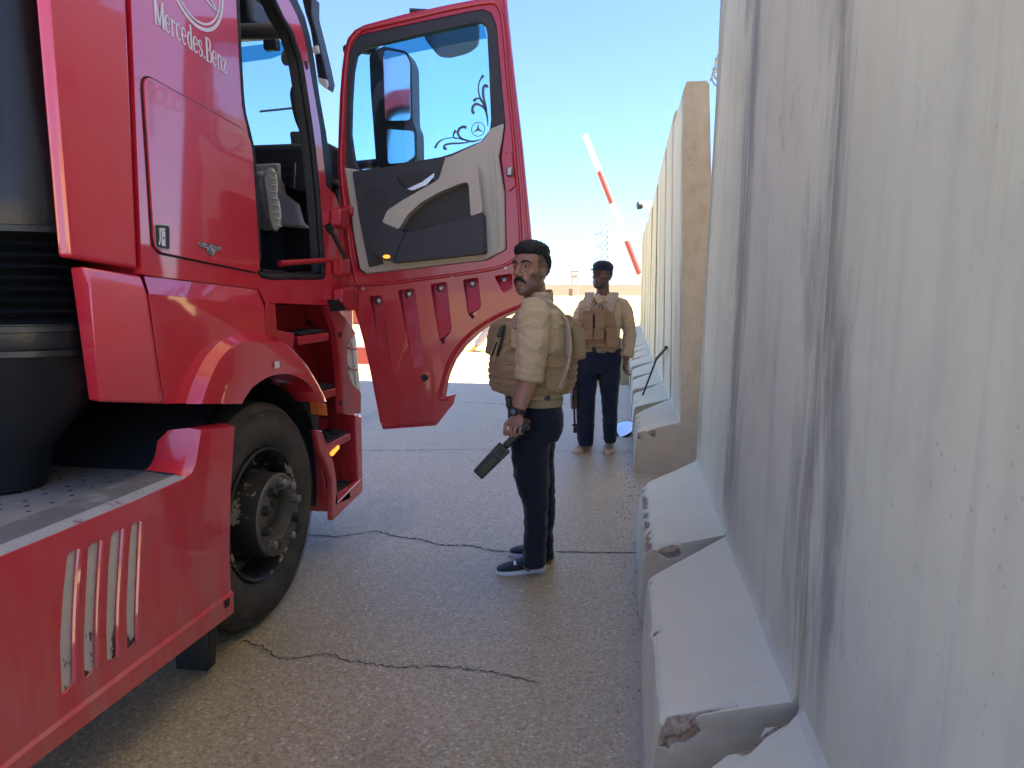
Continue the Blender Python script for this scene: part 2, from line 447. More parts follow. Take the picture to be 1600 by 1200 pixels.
def fillet(pts, r, n=5):
    """rounded corners for a planar 3-D polygon; r may be a list"""
    P = [Vector(p) for p in pts]; out = []; k = len(P)
    for i in range(k):
        a, b, c = P[i - 1], P[i], P[(i + 1) % k]; rr = r[i] if isinstance(r, (list, tuple)) else r
        u, v = (a - b), (c - b); t = min(rr, u.length * .48, v.length * .48)
        if t < 1e-4: out.append(b); continue
        p, q = b + u.normalized() * t, b + v.normalized() * t
        for j in range(n + 1):
            s_ = j / n; out.append(p * (1 - s_) ** 2 + b * 2 * s_ * (1 - s_) + q * s_ * s_)
    return out
def smoothpoly(pts, n=4, closed=True):
    P = [Vector(p) for p in pts]; k = len(P); out = []
    rng = range(k if closed else k - 1)
    for i in rng:
        p0, p1, p2, p3 = (P[(i - 1) % k], P[i], P[(i + 1) % k], P[(i + 2) % k]) if closed else (P[max(i - 1, 0)], P[i], P[i + 1], P[min(i + 2, k - 1)])
        for j in range(n):
            t = j / n
            out.append(.5 * ((2 * p1) + (p2 - p0) * t + (2 * p0 - 5 * p1 + 4 * p2 - p3) * t * t + (3 * p1 - p0 - 3 * p2 + p3) * t ** 3))
    if not closed: out.append(P[-1])
    return out
def ribbon(mb, pts, wid, nrm, th=.002, m=0, smooth_n=4):
    """flat stroke through pts in a plane with normal nrm"""
    P = smoothpoly(pts, smooth_n, False) if smooth_n > 1 and len(pts) > 2 else [Vector(p) for p in pts]
    nrm = Vector(nrm); k = len(P)
    def wd(i):
        if isinstance(wid, (int, float)): return wid
        t = i / (k - 1) * (len(wid) - 1); a = int(min(t, len(wid) - 2)); return wid[a] + (wid[a + 1] - wid[a]) * (t - a)
    L, Rr = [], []
    for i, p in enumerate(P):
        d = (P[min(i + 1, k - 1)] - P[max(i - 1, 0)]).normalized(); s_ = nrm.cross(d).normalized() * wd(i) * .5
        L.append(p + s_); Rr.append(p - s_)
    rings = [[L[i], Rr[i], Rr[i] + nrm * th, L[i] + nrm * th] for i in range(k)]
    mb.loft(rings, True, True, m)
def remesh(mb, name, mats, parent, vox, smooth_it=6, disp=None, factor=.5):
    """overlapping volumes melted into one continuous skin"""
    tmp = mb.build('tmp_' + name, mats, None, 0, 2, 0)
    r = tmp.modifiers.new('r', 'REMESH'); r.mode = 'VOXEL'; r.voxel_size = vox; r.use_smooth_shade = True
    if smooth_it:
        s_ = tmp.modifiers.new('s', 'SMOOTH'); s_.iterations = smooth_it; s_.factor = factor
    COL.objects.unlink(tmp); WORKSHOP.collection.objects.link(tmp)          # worked in an empty side scene: much quicker
    vl = WORKSHOP.view_layers[0]; vl.update(); dg = vl.depsgraph
    me = bpy.data.meshes.new_from_object(tmp.evaluated_get(dg))
    WORKSHOP.collection.objects.unlink(tmp); SPENT.append(tmp); SPENT.append(tmp.data)
    me.name = name
    if disp:
        new = [v.co + v.normal * disp(v.co) for v in me.vertices]
        me.vertices.foreach_set('co', [c for q in new for c in q])
    if not len(me.materials): me.materials.append(mats)
    me.polygons.foreach_set('use_smooth', [True] * len(me.polygons))
    ob = bpy.data.objects.new(name, me); COL.objects.link(ob)
    if parent is not None: attach(ob, parent)
    return ob
# ================================================================== SETTING
def sheet(name, xs, ys, z, mat):
    mb = MB(); nx, ny = len(xs), len(ys)
    vs = [(x, y, z) for y in ys for x in xs]
    fs = [(j * nx + i, j * nx + i + 1, (j + 1) * nx + i + 1, (j + 1) * nx + i) for j in range(ny - 1) for i in range(nx - 1)]
    mb.add(vs, fs); return tag(mb.build(name, mat, None, 0, 2, 0), kind='structure')
sheet('desert_ground', [-3000, -200, -30, 30, 200, 3000], [-3000, -200, -30, 0, 30, 100, 400, 3000], 0, M['sandm'])
# paved apron with a ragged far edge where sand has blown over it
mb = MB(); row = []
N = 150
edge = []
for i in range(N + 1):
    x = -16 + 19 * i / N
    edge.append(Vector((x, 11.12 + .10 * noise.noise((x * .9, 3, 0)) + .05 * noise.noise((x * 4, 9, 0)), .004)))
mb.add([Vector((v.x, -16, .004)) for v in edge] + edge, [(i, i + 1, N + 2 + i, N + 1 + i) for i in range(N)])
road = tag(mb.build('asphalt_road', M['asphalt'], None, 0, 2, 0), kind='structure')

def crack(px, wd, seed, z=.0075):
    P = smoothpoly([at_z(x, y, z) for x, y in px], 14, False)
    out = []
    for i, p in enumerate(P):
        n = noise.noise((i * .37, seed, 0)) * .022 + noise.noise((i * 1.3, seed, 5)) * .012
        out.append(p + Vector((.3 * n, n, 0)))
    mb = MB(); rings = []
    for i, p in enumerate(out):
        w_ = wd * max(.18, .75 + 1.3 * noise.noise((i * .55, seed, 2)))
        rings.append([p + Vector((0, -w_ / 2, 0)), p + Vector((0, w_ / 2, 0))])
    mb.loft(rings, False, False)
    mb.build('crack', M['crack'], road, 0, 2, 0)
crack([(470, 836), (496, 836), (524, 838), (556, 834), (588, 830), (620, 838), (660, 843), (688, 851), (732, 852), (772, 860), (820, 862), (868, 862), (900, 862), (940, 863), (996, 863)], .014, 1)
crack([(380, 1000), (412, 1012), (432, 1026), (464, 1028), (500, 1022), (524, 1024), (540, 1032), (580, 1036), (620, 1042), (684, 1041), (740, 1046), (780, 1052), (840, 1066)], .008, 2)
crack([(560, 703), (640, 703), (720, 702), (800, 703), (870, 704), (900, 706), (990, 706)], .010, 3)
crack([(560, 675), (580, 668), (605, 662), (640, 660)], .012, 4)
crack([(700, 627), (760, 630), (830, 632), (900, 631)], .016, 5)

# loose grit and small stones swept against the wall foot and strewn thinly over the road
mb = MB(); rg_ = random.Random(11)
for i in range(420):
    if i < 270: x, y_, r_ = .085 - abs(rg_.gauss(0, .05)), rg_.uniform(1.7, 8), rg_.uniform(.002, .0065)
    elif i < 320: x, y_, r_ = rg_.uniform(.02, .5), rg_.uniform(4.5, 5.6), rg_.uniform(.003, .010)
    else: x, y_, r_ = rg_.uniform(-1.5, .05), rg_.uniform(1.8, 9), rg_.uniform(.002, .005)
    c = Vector((x, y_, .004 + r_ * .45)); ang = rg_.uniform(0, 6.28); sq = rg_.uniform(.6, 1)
    ring_ = [Vector((r_ * math.cos(ang + k * 1.2566) * rg_.uniform(.7, 1.1), r_ * sq * math.sin(ang + k * 1.2566) * rg_.uniform(.7, 1.1), 0)) for k in range(5)]
    mb.loft([[c + v - Vector((0, 0, r_ * .4)) for v in ring_], [c + v * .95 + Vector((0, 0, r_ * .2)) for v in ring_], [c + v * .45 + Vector((0, 0, r_ * .55)) for v in ring_]])
tag(mb.build('gravel', M['grit'], None, 0, 2, 0), kind='stuff')

# ------------------------------------------------------------------ blast-wall panels
FOOT = [(.090, 0), (.094, .08), (.100, .18), (.106, .26), (.110, .31), (.116, .330), (.130, .341), (.15, .347), (.18, .356), (.22, .367), (.27, .381), (.32, .394), (.37, .408), (.42, .421), (.452, .430)]
def barrier(label, y0, y1, H, lean=.03, xoff=0.0, seed=0, near=False, chip_near=0, chip_far=0, chip_toe=0, group='concrete blast wall panels', taper=.85):
    yc = (y0 + y1) / 2
    zs = [.45, .50, .62, .8, 1.1, 1.6, 2.1, 2.6, H - .05, H]
    prof = list(FOOT)
    for z in zs:
        t = (z - .45) / (H - .45)
        prof.append((.463 + lean * t + (.02 if z == H else 0), z))
    front = len(prof)
    prof += [(.463 + lean + .17, H), (.463 + lean + .19, H - .03), (.75, .46), (.76, .43), (1.08, .34), (1.11, .31), (1.13, 0)]
    k = len(prof)
    ny = 46 if near else 14
    verts, chips = [], []
    for j in range(ny + 1):
        u = j / ny
        u = .5 - .5 * math.cos(math.pi * u) if near else u
        for i, (x, z) in enumerate(prof):
            ef = max(0, .463 - x) * taper if i < front else (max(0, x - .76) * taper)
            ya, yb = y0, y1 - ef
            y = ya + (yb - ya) * u
            c = 0.0; dx = dz = dy = 0
            if i < len(FOOT):
                n = noise.noise((x * 9 + seed, y * 11, z * 9)) + .6 * noise.noise((seed, y * 37, x * 30))
                et = max(0, 1 - abs(math.hypot(x - .116, z - .332)) / .035)
                if chip_toe and et > 0 and n > .55 - chip_toe: c = max(c, et * 1.2)
                dn = max(0, 1 - abs(y - ya) / .05); df = max(0, 1 - abs(yb - y) / .05)
                if z > .3:
                    if chip_near and dn > 0 and n > .5 - chip_near * max(.0, 1 - abs(x - .2) / .14) * 1.5: c = max(c, dn * 1.2)
                    if chip_far and df > 0 and n > .5 - chip_far * (1 if x > .28 else .25): c = max(c, df * 1.2)
                    if c > 0: dz -= .018 * c * (1 + n); dx += .012 * c
                # rounded arris
                if z > .3 and (j == 0 or j == ny): dz -= .006
                dx += .004 * noise.noise((seed + 4, y * 5, z * 4)); dz += .003 * noise.noise((seed, y * 6, x * 6)) if z > .05 else 0
            else:
                dx += .006 * noise.noise((seed + 8, y * 1.5, z * .9))
                if z > H - .1: dz += .012 * noise.noise((seed, y * 9, 1))
            verts.append(Vector((x + xoff + dx, y - yc, max(0, z + dz)))); chips.append(c)
    fs = []
    for j in range(ny):
        for i in range(k - 1):
            a = j * k + i; fs.append((a, a + 1, a + 1 + k, a + k))
    # end faces: a rim ring, then one flat cap
    for j, sgn in ((0, 1), (ny, -1)):
        prev = j * k
        for ins, cf in ((.4, .75), (1.0, 0.0)):
            n0 = len(verts)
            for i, (x, z) in enumerate(prof):
                v = verts[j * k + i]; c = chips[j * k + i]
                dx = .024 if i < front else -.03
                dz = -.034 if z > .3 else 0
                if .45 <= z < H - .06 and i < front: dz = 0
                jit = .012 * noise.noise((x * 40, seed, z * 40)) if c > .2 else 0
                verts.append(Vector((v.x + dx * ins, v.y + sgn * (.014 * c * (1 - ins) + jit * (1 - ins)), max(0, v.z + (dz + jit) * ins)))); chips.append(c * cf)
            for i in range(k - 1):
                fs.append((prev + i, n0 + i, n0 + i + 1, prev + i + 1) if sgn > 0 else (prev + i + 1, n0 + i + 1, n0 + i, prev + i))
            prev = n0
        cap = [prev + i for i in range(k)]
        fs.append(tuple(cap) if sgn < 0 else tuple(reversed(cap)))
    mb = MB(); mb.add([v + Vector((0, yc, 0)) for v in verts], fs)
    if not near or y0 > 5:
        pass
    ob = mb.build('blast_barrier', M['concrete'], None, 0, 2, 32, origin=(xoff, yc, 0))
    at = ob.data.attributes.new('chip', 'FLOAT', 'POINT'); at.data.foreach_set('value', chips)
    return tag(ob, label, 'concrete barrier', group)
barrier('concrete blast wall panel behind the one filling the picture edge, out to the side', -2.12, -.82, 3.32, .03, 0, 1)
barrier('concrete blast wall panel beside the viewer, before the biggest one', -.80, .46, 3.32, .03, 0, 2)
barrier('largest grey concrete wall panel at the picture edge, its footing end broken pink', .48, 1.776, 3.34, .03, 0, 3, True, 0, .75, .05)
barrier('grey concrete wall panel with a wide pitted footing and crumbled front corner', 1.786, 3.046, 3.32, .033, 0, 4, True, .75, .0, .05)
barrier('grey concrete wall panel just before the gap, ragged chipped toe on its short footing', 3.055, 4.42, 3.30, .045, 0, 5, True, .45, .1, .75)
barrier('concrete wall panel set back behind the gap in the wall', 4.46, 5.70, 3.0, .0, .78, 6)
words_ = ['first', 'second', 'third', 'fourth', 'fifth', 'sixth', 'seventh', 'eighth', 'ninth', 'tenth', 'eleventh', 'twelfth', 'last']
y = 5.72
for i in range(13):
    H = [3.10, 3.20, 3.16, 3.24, 3.13, 3.20, 3.10, 3.22, 3.12, 3.18, 3.12, 3.20, 3.2][i]
    ln = [-.058, -.05, -.045, -.03, -.03, -.01, -.02, 0, -.01, 0, 0, 0, 0][i]
    lab = 'concrete panel with a tan end face at the gap, near the tilted mirror pole' if i == 0 else \
          '%s concrete panel of the far row counted from the tan end face' % words_[i]
    barrier(lab, y, y + 1.289, H, ln, random.uniform(-.012, .012) if i else 0, 20 + i, i < 2, .35 if i == 0 else .1, .1, .45 if i == 0 else .2, group='far row of concrete wall panels', taper=1.05)
    y += 1.292

# coil of razor wire behind the wall top at the gap
mb = MB(); pts = []
for i in range(90):
    t = i / 89; a = t * 2 * math.pi * 4.5
    pts.append(Vector((.66 + .07 * math.cos(a) + .02 * t, 5.2 + .6 * t, 3.06 + .07 * math.sin(a) + .05)))
mb.tube(pts, .006, 5)
for i in range(4, 86, 3):
    d = (pts[i + 1] - pts[i - 1]).normalized(); s_ = d.orthogonal().normalized()
    mb.tube([pts[i] - s_ * .022, pts[i] + s_ * .022], [.0015, .004], 4)
mb.tube([(.66, 5.30, 2.75), (.66, 5.32, 3.22)], .010, 6)
tag(mb.build('razor_wire', M['wire']), 'short coil of razor wire behind the wall top at the gap', 'razor wire')

# surveillance camera on the far wall
cb = at_x(1004, 321, .30)
cct = thing('security_camera', 'small white security camera with black lens hood looking out from the wall top', 'security camera', (cb.x, cb.y, cb.z))
mb = MB(); mb.tube([cb + Vector((-.02, 0, 0)), cb + Vector((.16, .06, .03))], .065, 14); mb.build('housing', M['white2'], cct, .008)
mb = MB(); mb.tube([cb + Vector((-.10, -.03, -.005)), cb + Vector((-.02, 0, 0))], [.085, .07], 14); mb.build('lens_hood', M['black'], cct, .006)
mb = MB(); mb.tube([cb + Vector((.12, .05, .0)), cb + Vector((.17, .10, -.10)), cb + Vector((.26, .1, -.14))], .022, 8); mb.build('bracket', M['white2'], cct)

# boom gate beyond the end of the wall
bt = at_y(914, 211, 24.5); bb = at_y(998, 424, 24.5)
dv = (bb - bt)
piv = bt + dv * 1.42
bg_ = thing('boom_gate', 'raised red and white striped barrier boom leaning beyond the far end of the wall', 'barrier gate', (piv.x, piv.y, 0))
stops = [0, .265, .50, .775, 1.02, 1.27, 1.42]
for i in range(len(stops) - 1):
    mb = MB(); mb.tube([bt + dv * stops[i], bt + dv * stops[i + 1]], [.085 + .02 * stops[i], .085 + .02 * stops[i + 1]], 14)
    mb.build('white_band' if i % 2 == 0 else 'red_band', M['white2'] if i % 2 == 0 else M['redband'], bg_, 0, 2, 40)
mb = MB(); mb.box((piv.x + .05, piv.y + .25, .6), (.45, .3, 1.2)); mb.build('post', M['redband'], bg_, .02)
mb = MB(); mb.box((piv.x + .35, piv.y, piv.z - .65), (.35, .3, .45), Matrix.Rotation(R(-20), 3, 'Y')); mb.build('counterweight', M['lattice'], bg_, .02)

# far perimeter wall, guard tower, pylon, traffic block
mb = MB()
x = -330
while x < 330:
    h = 3.7 + random.uniform(-.12, .12); mb.bounds((x, 239.7, 0), (x + 1.96, 240.1 + random.uniform(0, .1), h)); x += 2.0
fw_ = tag(mb.build('perimeter_wall', M['farwall'], None, 0, 2, 0), 'long pale perimeter wall along the horizon beyond the sand', 'wall')
mb = MB(); pts = []
for i in range(121):
    x = -120 + i * 2.0; h = .35 + .18 * noise.noise((x * .13, 2, 0))
    pts.append([Vector((x, 78, -.02)), Vector((x, 79.2, h)), Vector((x, 80.2, h)), Vector((x, 82, -.02))])
mb.loft(pts, False, False)
tag(mb.build('earth_berm', M['sandm']), kind='structure')
tb = at_y(898, 461, 228.0); tx = tb.x
tw = thing('guard_tower', 'far pale guard tower on legs in front of the horizon wall', 'guard tower', (tx, 228, 0))
mb = MB(); mb.bounds((tx - 1.35, 226.8, 5.6), (tx + 1.35, 229.4, 6.0)); mb.build('platform', M['farwall'], tw)
mb = MB(); mb.bounds((tx - 1.15, 227, 6.0), (tx + 1.15, 229.2, 6.75)); 
for sx in (-1.05, 1.05):
    for sy in (227.1, 229.1): mb.box((tx + sx, sy, 7.2), (.25, .25, 1.0))
mb.build('cabin', M['farwall'], tw)
mb = MB(); mb.bounds((tx - 1.4, 226.7, 7.7), (tx + 1.4, 229.5, 8.0)); mb.build('roof', M['lattice'], tw)
for sx in (-.9, .9):
    for sy in (227.2, 229.0):
        mb = MB(); mb.box((tx + sx, sy, 2.8), (.28, .28, 5.6)); mb.build('leg', M['farwall'], tw)
mb = MB(); mb.box((tx, 228, 3.2), (1.9, 1.9, .2)); mb.build('landing', M['farwall'], tw)
hx = at_y(892, 461, 215.0).x
gh = thing('guard_hut', 'small brown guard hut at the foot of the far tower', 'hut', (hx, 215, 0))
mb = MB(); mb.bounds((hx - .6, 214.4, 0), (hx + .6, 215.6, 2.2)); mb.build('wall', simple('hut_brown', (.22, .14, .09), .9), gh)
mb = MB(); mb.bounds((hx - .75, 214.2, 2.2), (hx + .75, 215.8, 2.4)); mb.build('roof', M['farwall'], gh)

pxl = at_y(944, 455, 350.0).x
py_ = thing('electricity_pylon', 'faint lattice electricity pylon with three cross arms behind the capped guard', 'pylon', (pxl, 350, 0))
def hw(z): return 2.6 - 1.25 * min(z, 31) / 31 if z < 31 else max(.05, 1.35 * (1 - (z - 31) / 10.5))
mb = MB()
lv = [0, 5, 10, 14.5, 18.5, 22, 25, 28, 31, 34, 37.5, 41.3]
for a in range(len(lv) - 1):
    z0, z1 = lv[a], lv[a + 1]; w0, w1 = hw(z0), hw(z1)
    c0 = [Vector((pxl + sx * w0, 350 + sy * w0, z0)) for sx, sy in ((-1, -1), (1, -1), (1, 1), (-1, 1))]
    c1 = [Vector((pxl + sx * w1, 350 + sy * w1, z1)) for sx, sy in ((-1, -1), (1, -1), (1, 1), (-1, 1))]
    for i in range(4):
        j = (i + 1) % 4
        mb.tube([c0[i], c1[i]], .19, 4); mb.tube([c0[i], c1[j]], .10, 4); mb.tube([c0[j], c1[i]], .10, 4); mb.tube([c1[i], c1[j]], .09, 4)
mb.build('lattice_mast', M['lattice'], py_)
for z in (17.0, 23.0, 29.0):
    for s_ in (-1, 1):
        mb = MB(); tip = Vector((pxl + s_ * 5.4, 350, z + .1))
        for sy in (-1, 1):
            mb.tube([(pxl + s_ * hw(z), 350 + sy * hw(z), z), tip], .14, 4); mb.tube([(pxl + s_ * hw(z), 350 + sy * hw(z), z + 1.3), tip], .11, 4)
        mb.build('cross_arm', M['lattice'], py_)
        mb = MB(); mb.tube([(pxl + s_ * 5.2, 350, z), (pxl + s_ * 5.2, 350, z - 1.8)], .12, 6); mb.build('insulator', M['lattice'], py_)
# red and pale traffic blocks behind the truck nose
rb = at_z(566, 569, 0)
tbk = thing('traffic_block', 'red plastic road block glimpsed between truck and open door', 'road block', (rb.x, rb.y, 0))
mb = MB()
mb.prism([rb + Vector((-.55, 0, 0)), rb + Vector((.42, 0, 0)), rb + Vector((.40, 0, .14)), rb + Vector((.2, 0, .34)), rb + Vector((.13, 0, .36)), rb + Vector((-.2, 0, .36)), rb + Vector((-.27, 0, .34)), rb + Vector((-.5, 0, .14))], (0, 1.4, 0))
mb.build('body', M['redband'], tbk, .02)
wb = at_y(552, 494, 30.0)
mb = MB(); mb.bounds((wb.x - 3.5, 30, .0), (wb.x + .9, 30.4, .62)); mb.bounds((wb.x - 3.5, 29.9, .62), (wb.x + .9, 30.5, .72))
mb.build('kerb_block', M['redband'], None, .03)
bpy.data.objects['kerb_block'].name = 'low_wall'
tag(bpy.data.objects['low_wall'], 'low red-topped block wall on the sand beyond the truck nose', 'low wall')

# unseen canopy added to shade the scene, raised to let skylight in (columns stand behind the wall and beyond the truck)
CX0, CX1, CY0, CY1, CZ = -.30, 6.0, -.9, 11.0, 10.0
cn = thing('added_shade_canopy', 'unseen steel canopy added overhead to shade truck and wall', 'canopy', (-3, 2, 0))
mb = MB(); mb.bounds((CX0, CY0, CZ), (CX1, CY1, CZ + .35)); mb.build('roof', M['roofm'], cn)
for yb in (-.5, 5, 10.5):
    mb = MB(); mb.bounds((CX0, yb - .1, CZ - .30), (CX1, yb + .1, CZ - .002)); mb.build('beam', M['postm'], cn)
for xc in (2.6, 5.6):
    for yc in (-.5, 5, 10.5):
        mb = MB(); mb.bounds((xc - .13, yc - .13, 0), (xc + .13, yc + .13, CZ - .302)); mb.build('column', M['postm'], cn)
# ================================================================== TRUCK
TX = -1.6
truck = thing('semi_truck', 'red tractor truck with scuffed side skirt and passenger door swung wide open', 'truck', (-2.8, 3.0, 0))
def S(pts, X=TX): return [at_x(x, y, X) for x, y in pts]
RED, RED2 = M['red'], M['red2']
# ---- side skin with the doorway cut out of it
door_hole = S([(408, 435), (404, 400), (398, 300), (394, 240), (386, 202), (378, 165), (373, 90), (369, 0), (368, -40)]) + \
    [Vector((TX, 2.83, 2.84)), Vector((TX, 2.98, 2.88))] + S([(430, -4), (444, 26), (458, 48), (464, 66), (472, 90), (478, 124), (488, 190), (494, 236), (500, 297), (505, 365), (509, 426), (502, 437), (460, 437.5)])
out_f = S([(488, 130), (500, 200), (504, 236), (510, 290), (524, 305), (533, 330), (541, 420), (549, 474), (530, 479), (510, 477), (470, 475), (424, 473), (415, 473), (404, 452), (234, 430)])
seam_top = Vector((TX, 2.29, 3.75))
skin_ = [at_x(222, 428, TX), Vector((TX, 2.155, 2.55)), Vector((TX, 2.20, 3.0)), seam_top, Vector((TX - .06, 3.5, 3.8)), Vector((TX - .03, 3.46, 3.1))] + S([(436, -30), (464, 24), (474, 52), (480, 80)]) + out_f
skin_ = [Vector((TX, p.y, p.z)) for p in skin_]
mb = MB(); mb.holed(skin_, [[Vector((TX, p.y, p.z)) for p in door_hole]], (-.03, 0, 0))
mb.build('cab_side', RED, truck)
ctr = sum(door_hole, Vector()) / len(door_hole)
def inset(poly, d, X):
    out = []; k = len(poly)
    for i in range(k):
        a, b, c = poly[i - 1], poly[i], poly[(i + 1) % k]
        t = ((b - a).normalized() + (c - b).normalized()).normalized(); n = Vector((0, -t.z, t.y))
        if n.dot(ctr - b) < 0 and abs(n.dot((ctr - b).normalized())) > .2: n = -n
        out.append(Vector((X, b.y + n.y * d, b.z + n.z * d)))
    return out
sm = smoothpoly(door_hole, 3)
mb = MB(); mb.loft([[Vector((TX - .026, p.y, p.z)) for p in sm], inset(sm, .008, TX - .05), inset(sm, .010, TX - .075)], True, False)
mb.build('door_jamb', M['dark'], truck)
mb = MB(); q = inset(sm, .014, TX - .012); mb.tube(q + [q[0]], .017, 8, 0, False); mb.build('door_seal', M['seal'], truck)
# black strip outside the pillar, windscreen corner
mb = MB(); mb.prism([Vector((TX - .004, p.y, p.z)) for p in S([(452, 2), (464, 24), (474, 52), (480, 80), (488, 130), (500, 200), (504, 236), (510, 288), (521, 298), (519, 262), (511, 205), (501, 150), (494, 100), (487, 60), (478, 26), (464, -6), (440, -40), (430, -40)])], (-.10, 0, 0))
mb.build('pillar_trim', M['black'], truck, .005)
mb = MB(); mb.prism([at_y(x, y, 4.42) for x, y in [(470, -8), (487, -8), (487, 20), (497, 60), (508, 106), (512, 126), (509, 138), (497, 129), (492, 92), (484, 44), (476, 18)]], (0, .12, 0)); mb.build('sun_visor_end', M['black'], truck, .008)
mb = MB(); mb.prism([at_y(x, y, 4.40) for x, y in [(485, 74), (496, 70), (498, 82), (490, 84)]], (0, .03, 0)); mb.build('marker_lamp', M['lens'], truck, .004)
mb = MB(); mb.prism([at_y(x, y, 4.40) for x, y in [(497, 121), (510, 124), (511, 131), (508, 138), (498, 130)]], (0, .03, 0)); mb.build('marker_lamp', M['lens'], truck, .004)
# rear side fairing (two stacked pieces) and the panel joint
mb = MB(); mb.prism([Vector((TX - .035, 1.852, 1.60)), Vector((TX - .035, 1.852, 2.4)), Vector((TX - .04, 1.87, 3.72)), Vector((TX, 2.27, 3.72)), Vector((TX, 2.135, 2.5)), Vector((TX, 2.094, 1.572))], (-.045, 0, 0))
mb.build('side_fairing', RED, truck, .012, 3)
mb = MB()
xA, xB = TX, TX + .03
mb.loft([[at_x(128, 416, xA - .03), at_x(221, 431, xA)], [at_x(142, 443, xB - .03), at_x(230, 458, xB)], [at_x(151, 620, xB - .03), at_x(253, 628, xB)], [at_x(157, 628, xB - .03), at_x(255, 631, xB)],
         [at_x(157, 628, xB - .03) + Vector((-.06, 0, 0)), at_x(255, 631, xB) + Vector((-.06, 0, 0))], [at_x(128, 416, xA - .03) + Vector((-.09, 0, .0)), at_x(221, 431, xA) + Vector((-.06, 0, 0))]], True, False)
mb.f += [[0, 2, 4, 6, 8, 10][::-1], [1, 3, 5, 7, 9, 11]]; mb.mi += [0, 0]
mb2 = MB(); R6 = [[at_x(128, 416, xA - .03), at_x(142, 443, xB - .03), at_x(151, 620, xB - .03), at_x(157, 628, xB - .03), at_x(157, 628, xB - .03) + Vector((-.06, .02, 0)), at_x(128, 416, xA - .03) + Vector((-.06, .02, 0))],
                  [at_x(221, 431, xA), at_x(230, 458, xB), at_x(252, 627, xB), at_x(254, 631, xB), at_x(254, 631, xB) + Vector((-.06, 0, 0)), at_x(221, 431, xA) + Vector((-.06, 0, 0))]]
mb2.loft(R6, True, True); mb2.build('lower_side_fairing', RED, truck, .008, 3)
# lower fender panel with its chamfered shoulder and the wheel-arch flare
chA = S([(225, 432), (240, 434), (320, 443), (402, 453)])
chB = S([(233, 459), (246, 460), (320, 468), (413, 481)], xB)
flo = S([(290, 630), (300, 600), (319, 561), (340, 537), (360, 526), (383, 522), (415, 523)], xB)
mb = MB(); mb.loft([chA, chB], False, False); mb.loft([[p + Vector((-.05, 0, 0)) for p in chA], chA], False, False)
low = [chB[0], chB[1], chB[2], chB[3]] + list(reversed(flo)) + S([(257, 631)], xB)
mb.prism(low, (-.03, 0, 0))
mb.build('fender_panel', RED, truck, .004)
outer = smoothpoly(S([(290, 631), (300, 600), (319, 561), (340, 537), (360, 526), (383, 522), (415, 523), (434, 527), (452, 541), (471, 561), (486, 585), (499, 609), (507, 626)], xB), 4, False)
xr = TX + .085
ridge = smoothpoly(S([(318, 631), (324, 610), (340, 572), (356, 552), (372, 542), (392, 538), (417, 538), (436, 541), (454, 553), (471, 571), (485, 592), (497, 613), (504, 628)], xr), 4, False)
lip = smoothpoly(S([(378, 631), (383, 622), (394, 606), (404, 598), (415, 591), (425, 587), (434, 585), (446, 584), (458, 586), (471, 592), (482, 600), (492, 614), (500, 628)], xr - .01), 4, False)
mb = MB(); mb.loft([outer, [o * .35 + r_ * .65 + Vector((.018, 0, 0)) for o, r_ in zip(outer, ridge)], ridge, lip, [p + Vector((-.16, 0, 0)) for p in lip]], False, False)
mb.build('wheel_arch_flare', RED, truck, 0, 2, 50)
mb = MB(); p = at_x(433, 570, xr + .002); mb.box(p, (.004, .035, .028)); mb.build('small_label', M['white'], truck)
# step well: back wall, front wall, corner panel with lamp, treads, lower step frame
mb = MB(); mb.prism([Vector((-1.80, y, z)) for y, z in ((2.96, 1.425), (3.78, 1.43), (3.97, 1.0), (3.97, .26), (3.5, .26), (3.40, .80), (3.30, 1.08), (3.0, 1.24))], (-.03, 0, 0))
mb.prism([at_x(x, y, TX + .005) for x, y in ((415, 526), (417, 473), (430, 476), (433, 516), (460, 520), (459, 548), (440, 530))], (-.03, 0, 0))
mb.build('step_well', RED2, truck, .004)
mb = MB(); mb.loft([[Vector((-1.82, 3.70, 1.43)), Vector((TX - .01, 3.585, 1.43))], [Vector((-1.82, 3.78, 1.27)), Vector((TX - .01, 3.665, 1.29))], [Vector((-1.82, 3.84, 1.1)), Vector((TX - .01, 3.73, 1.08))], [Vector((-1.82, 3.88, .95)), Vector((TX - .01, 3.765, .94))], [Vector((-1.82, 3.90, .73)), Vector((TX - .01, 3.78, .75))]], False, False)
mb.bounds((-1.82, 3.955, .28), (TX - .006, 3.985, .748))
mb.build('step_well_front', RED2, truck, 0, 2, 50)
cpo = S([(513, 478), (525, 512), (531, 555), (534, 596), (536, 646), (563, 646), (565, 600), (559, 552), (554, 520), (545, 502), (536, 492), (530, 479)])
lampo = fillet(S([(547, 528), (558, 522), (565, 600), (562, 612), (550, 601), (546, 560)]), .025, 3)
cpo = S([(513, 478), (525, 512), (531, 555), (534, 596), (536, 646), (564.5, 646), (565, 614), (552, 604), (546, 590), (543, 555), (545, 534), (557, 522), (554, 516), (545, 502), (536, 492), (530, 479)])
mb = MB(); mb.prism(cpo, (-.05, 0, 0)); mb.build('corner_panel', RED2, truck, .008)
mb = MB(); mb.prism(S([(556.5, 649), (564.5, 648), (567, 766), (561.5, 772), (559, 740)]), (-.16, .06, 0)); mb.build('bumper_corner', RED, truck, .01)
hl = S([(546, 540), (552, 527), (557, 523), (560, 560), (565, 613), (553, 603), (547, 588), (544, 560)])
mb = MB(); mb.prism([p + Vector((-.004, 0, 0)) for p in hl], (-.05, .02, 0)); lamp_o = mb.build('headlight', M['lens'], truck, .006)
for yy in (545, 577):
    mb = MB(); mb.tube([at_x(545, yy - 2, TX), at_x(557, yy, TX)], .007, 8); mb.build('lamp_guard_bar', RED2, lamp_o)
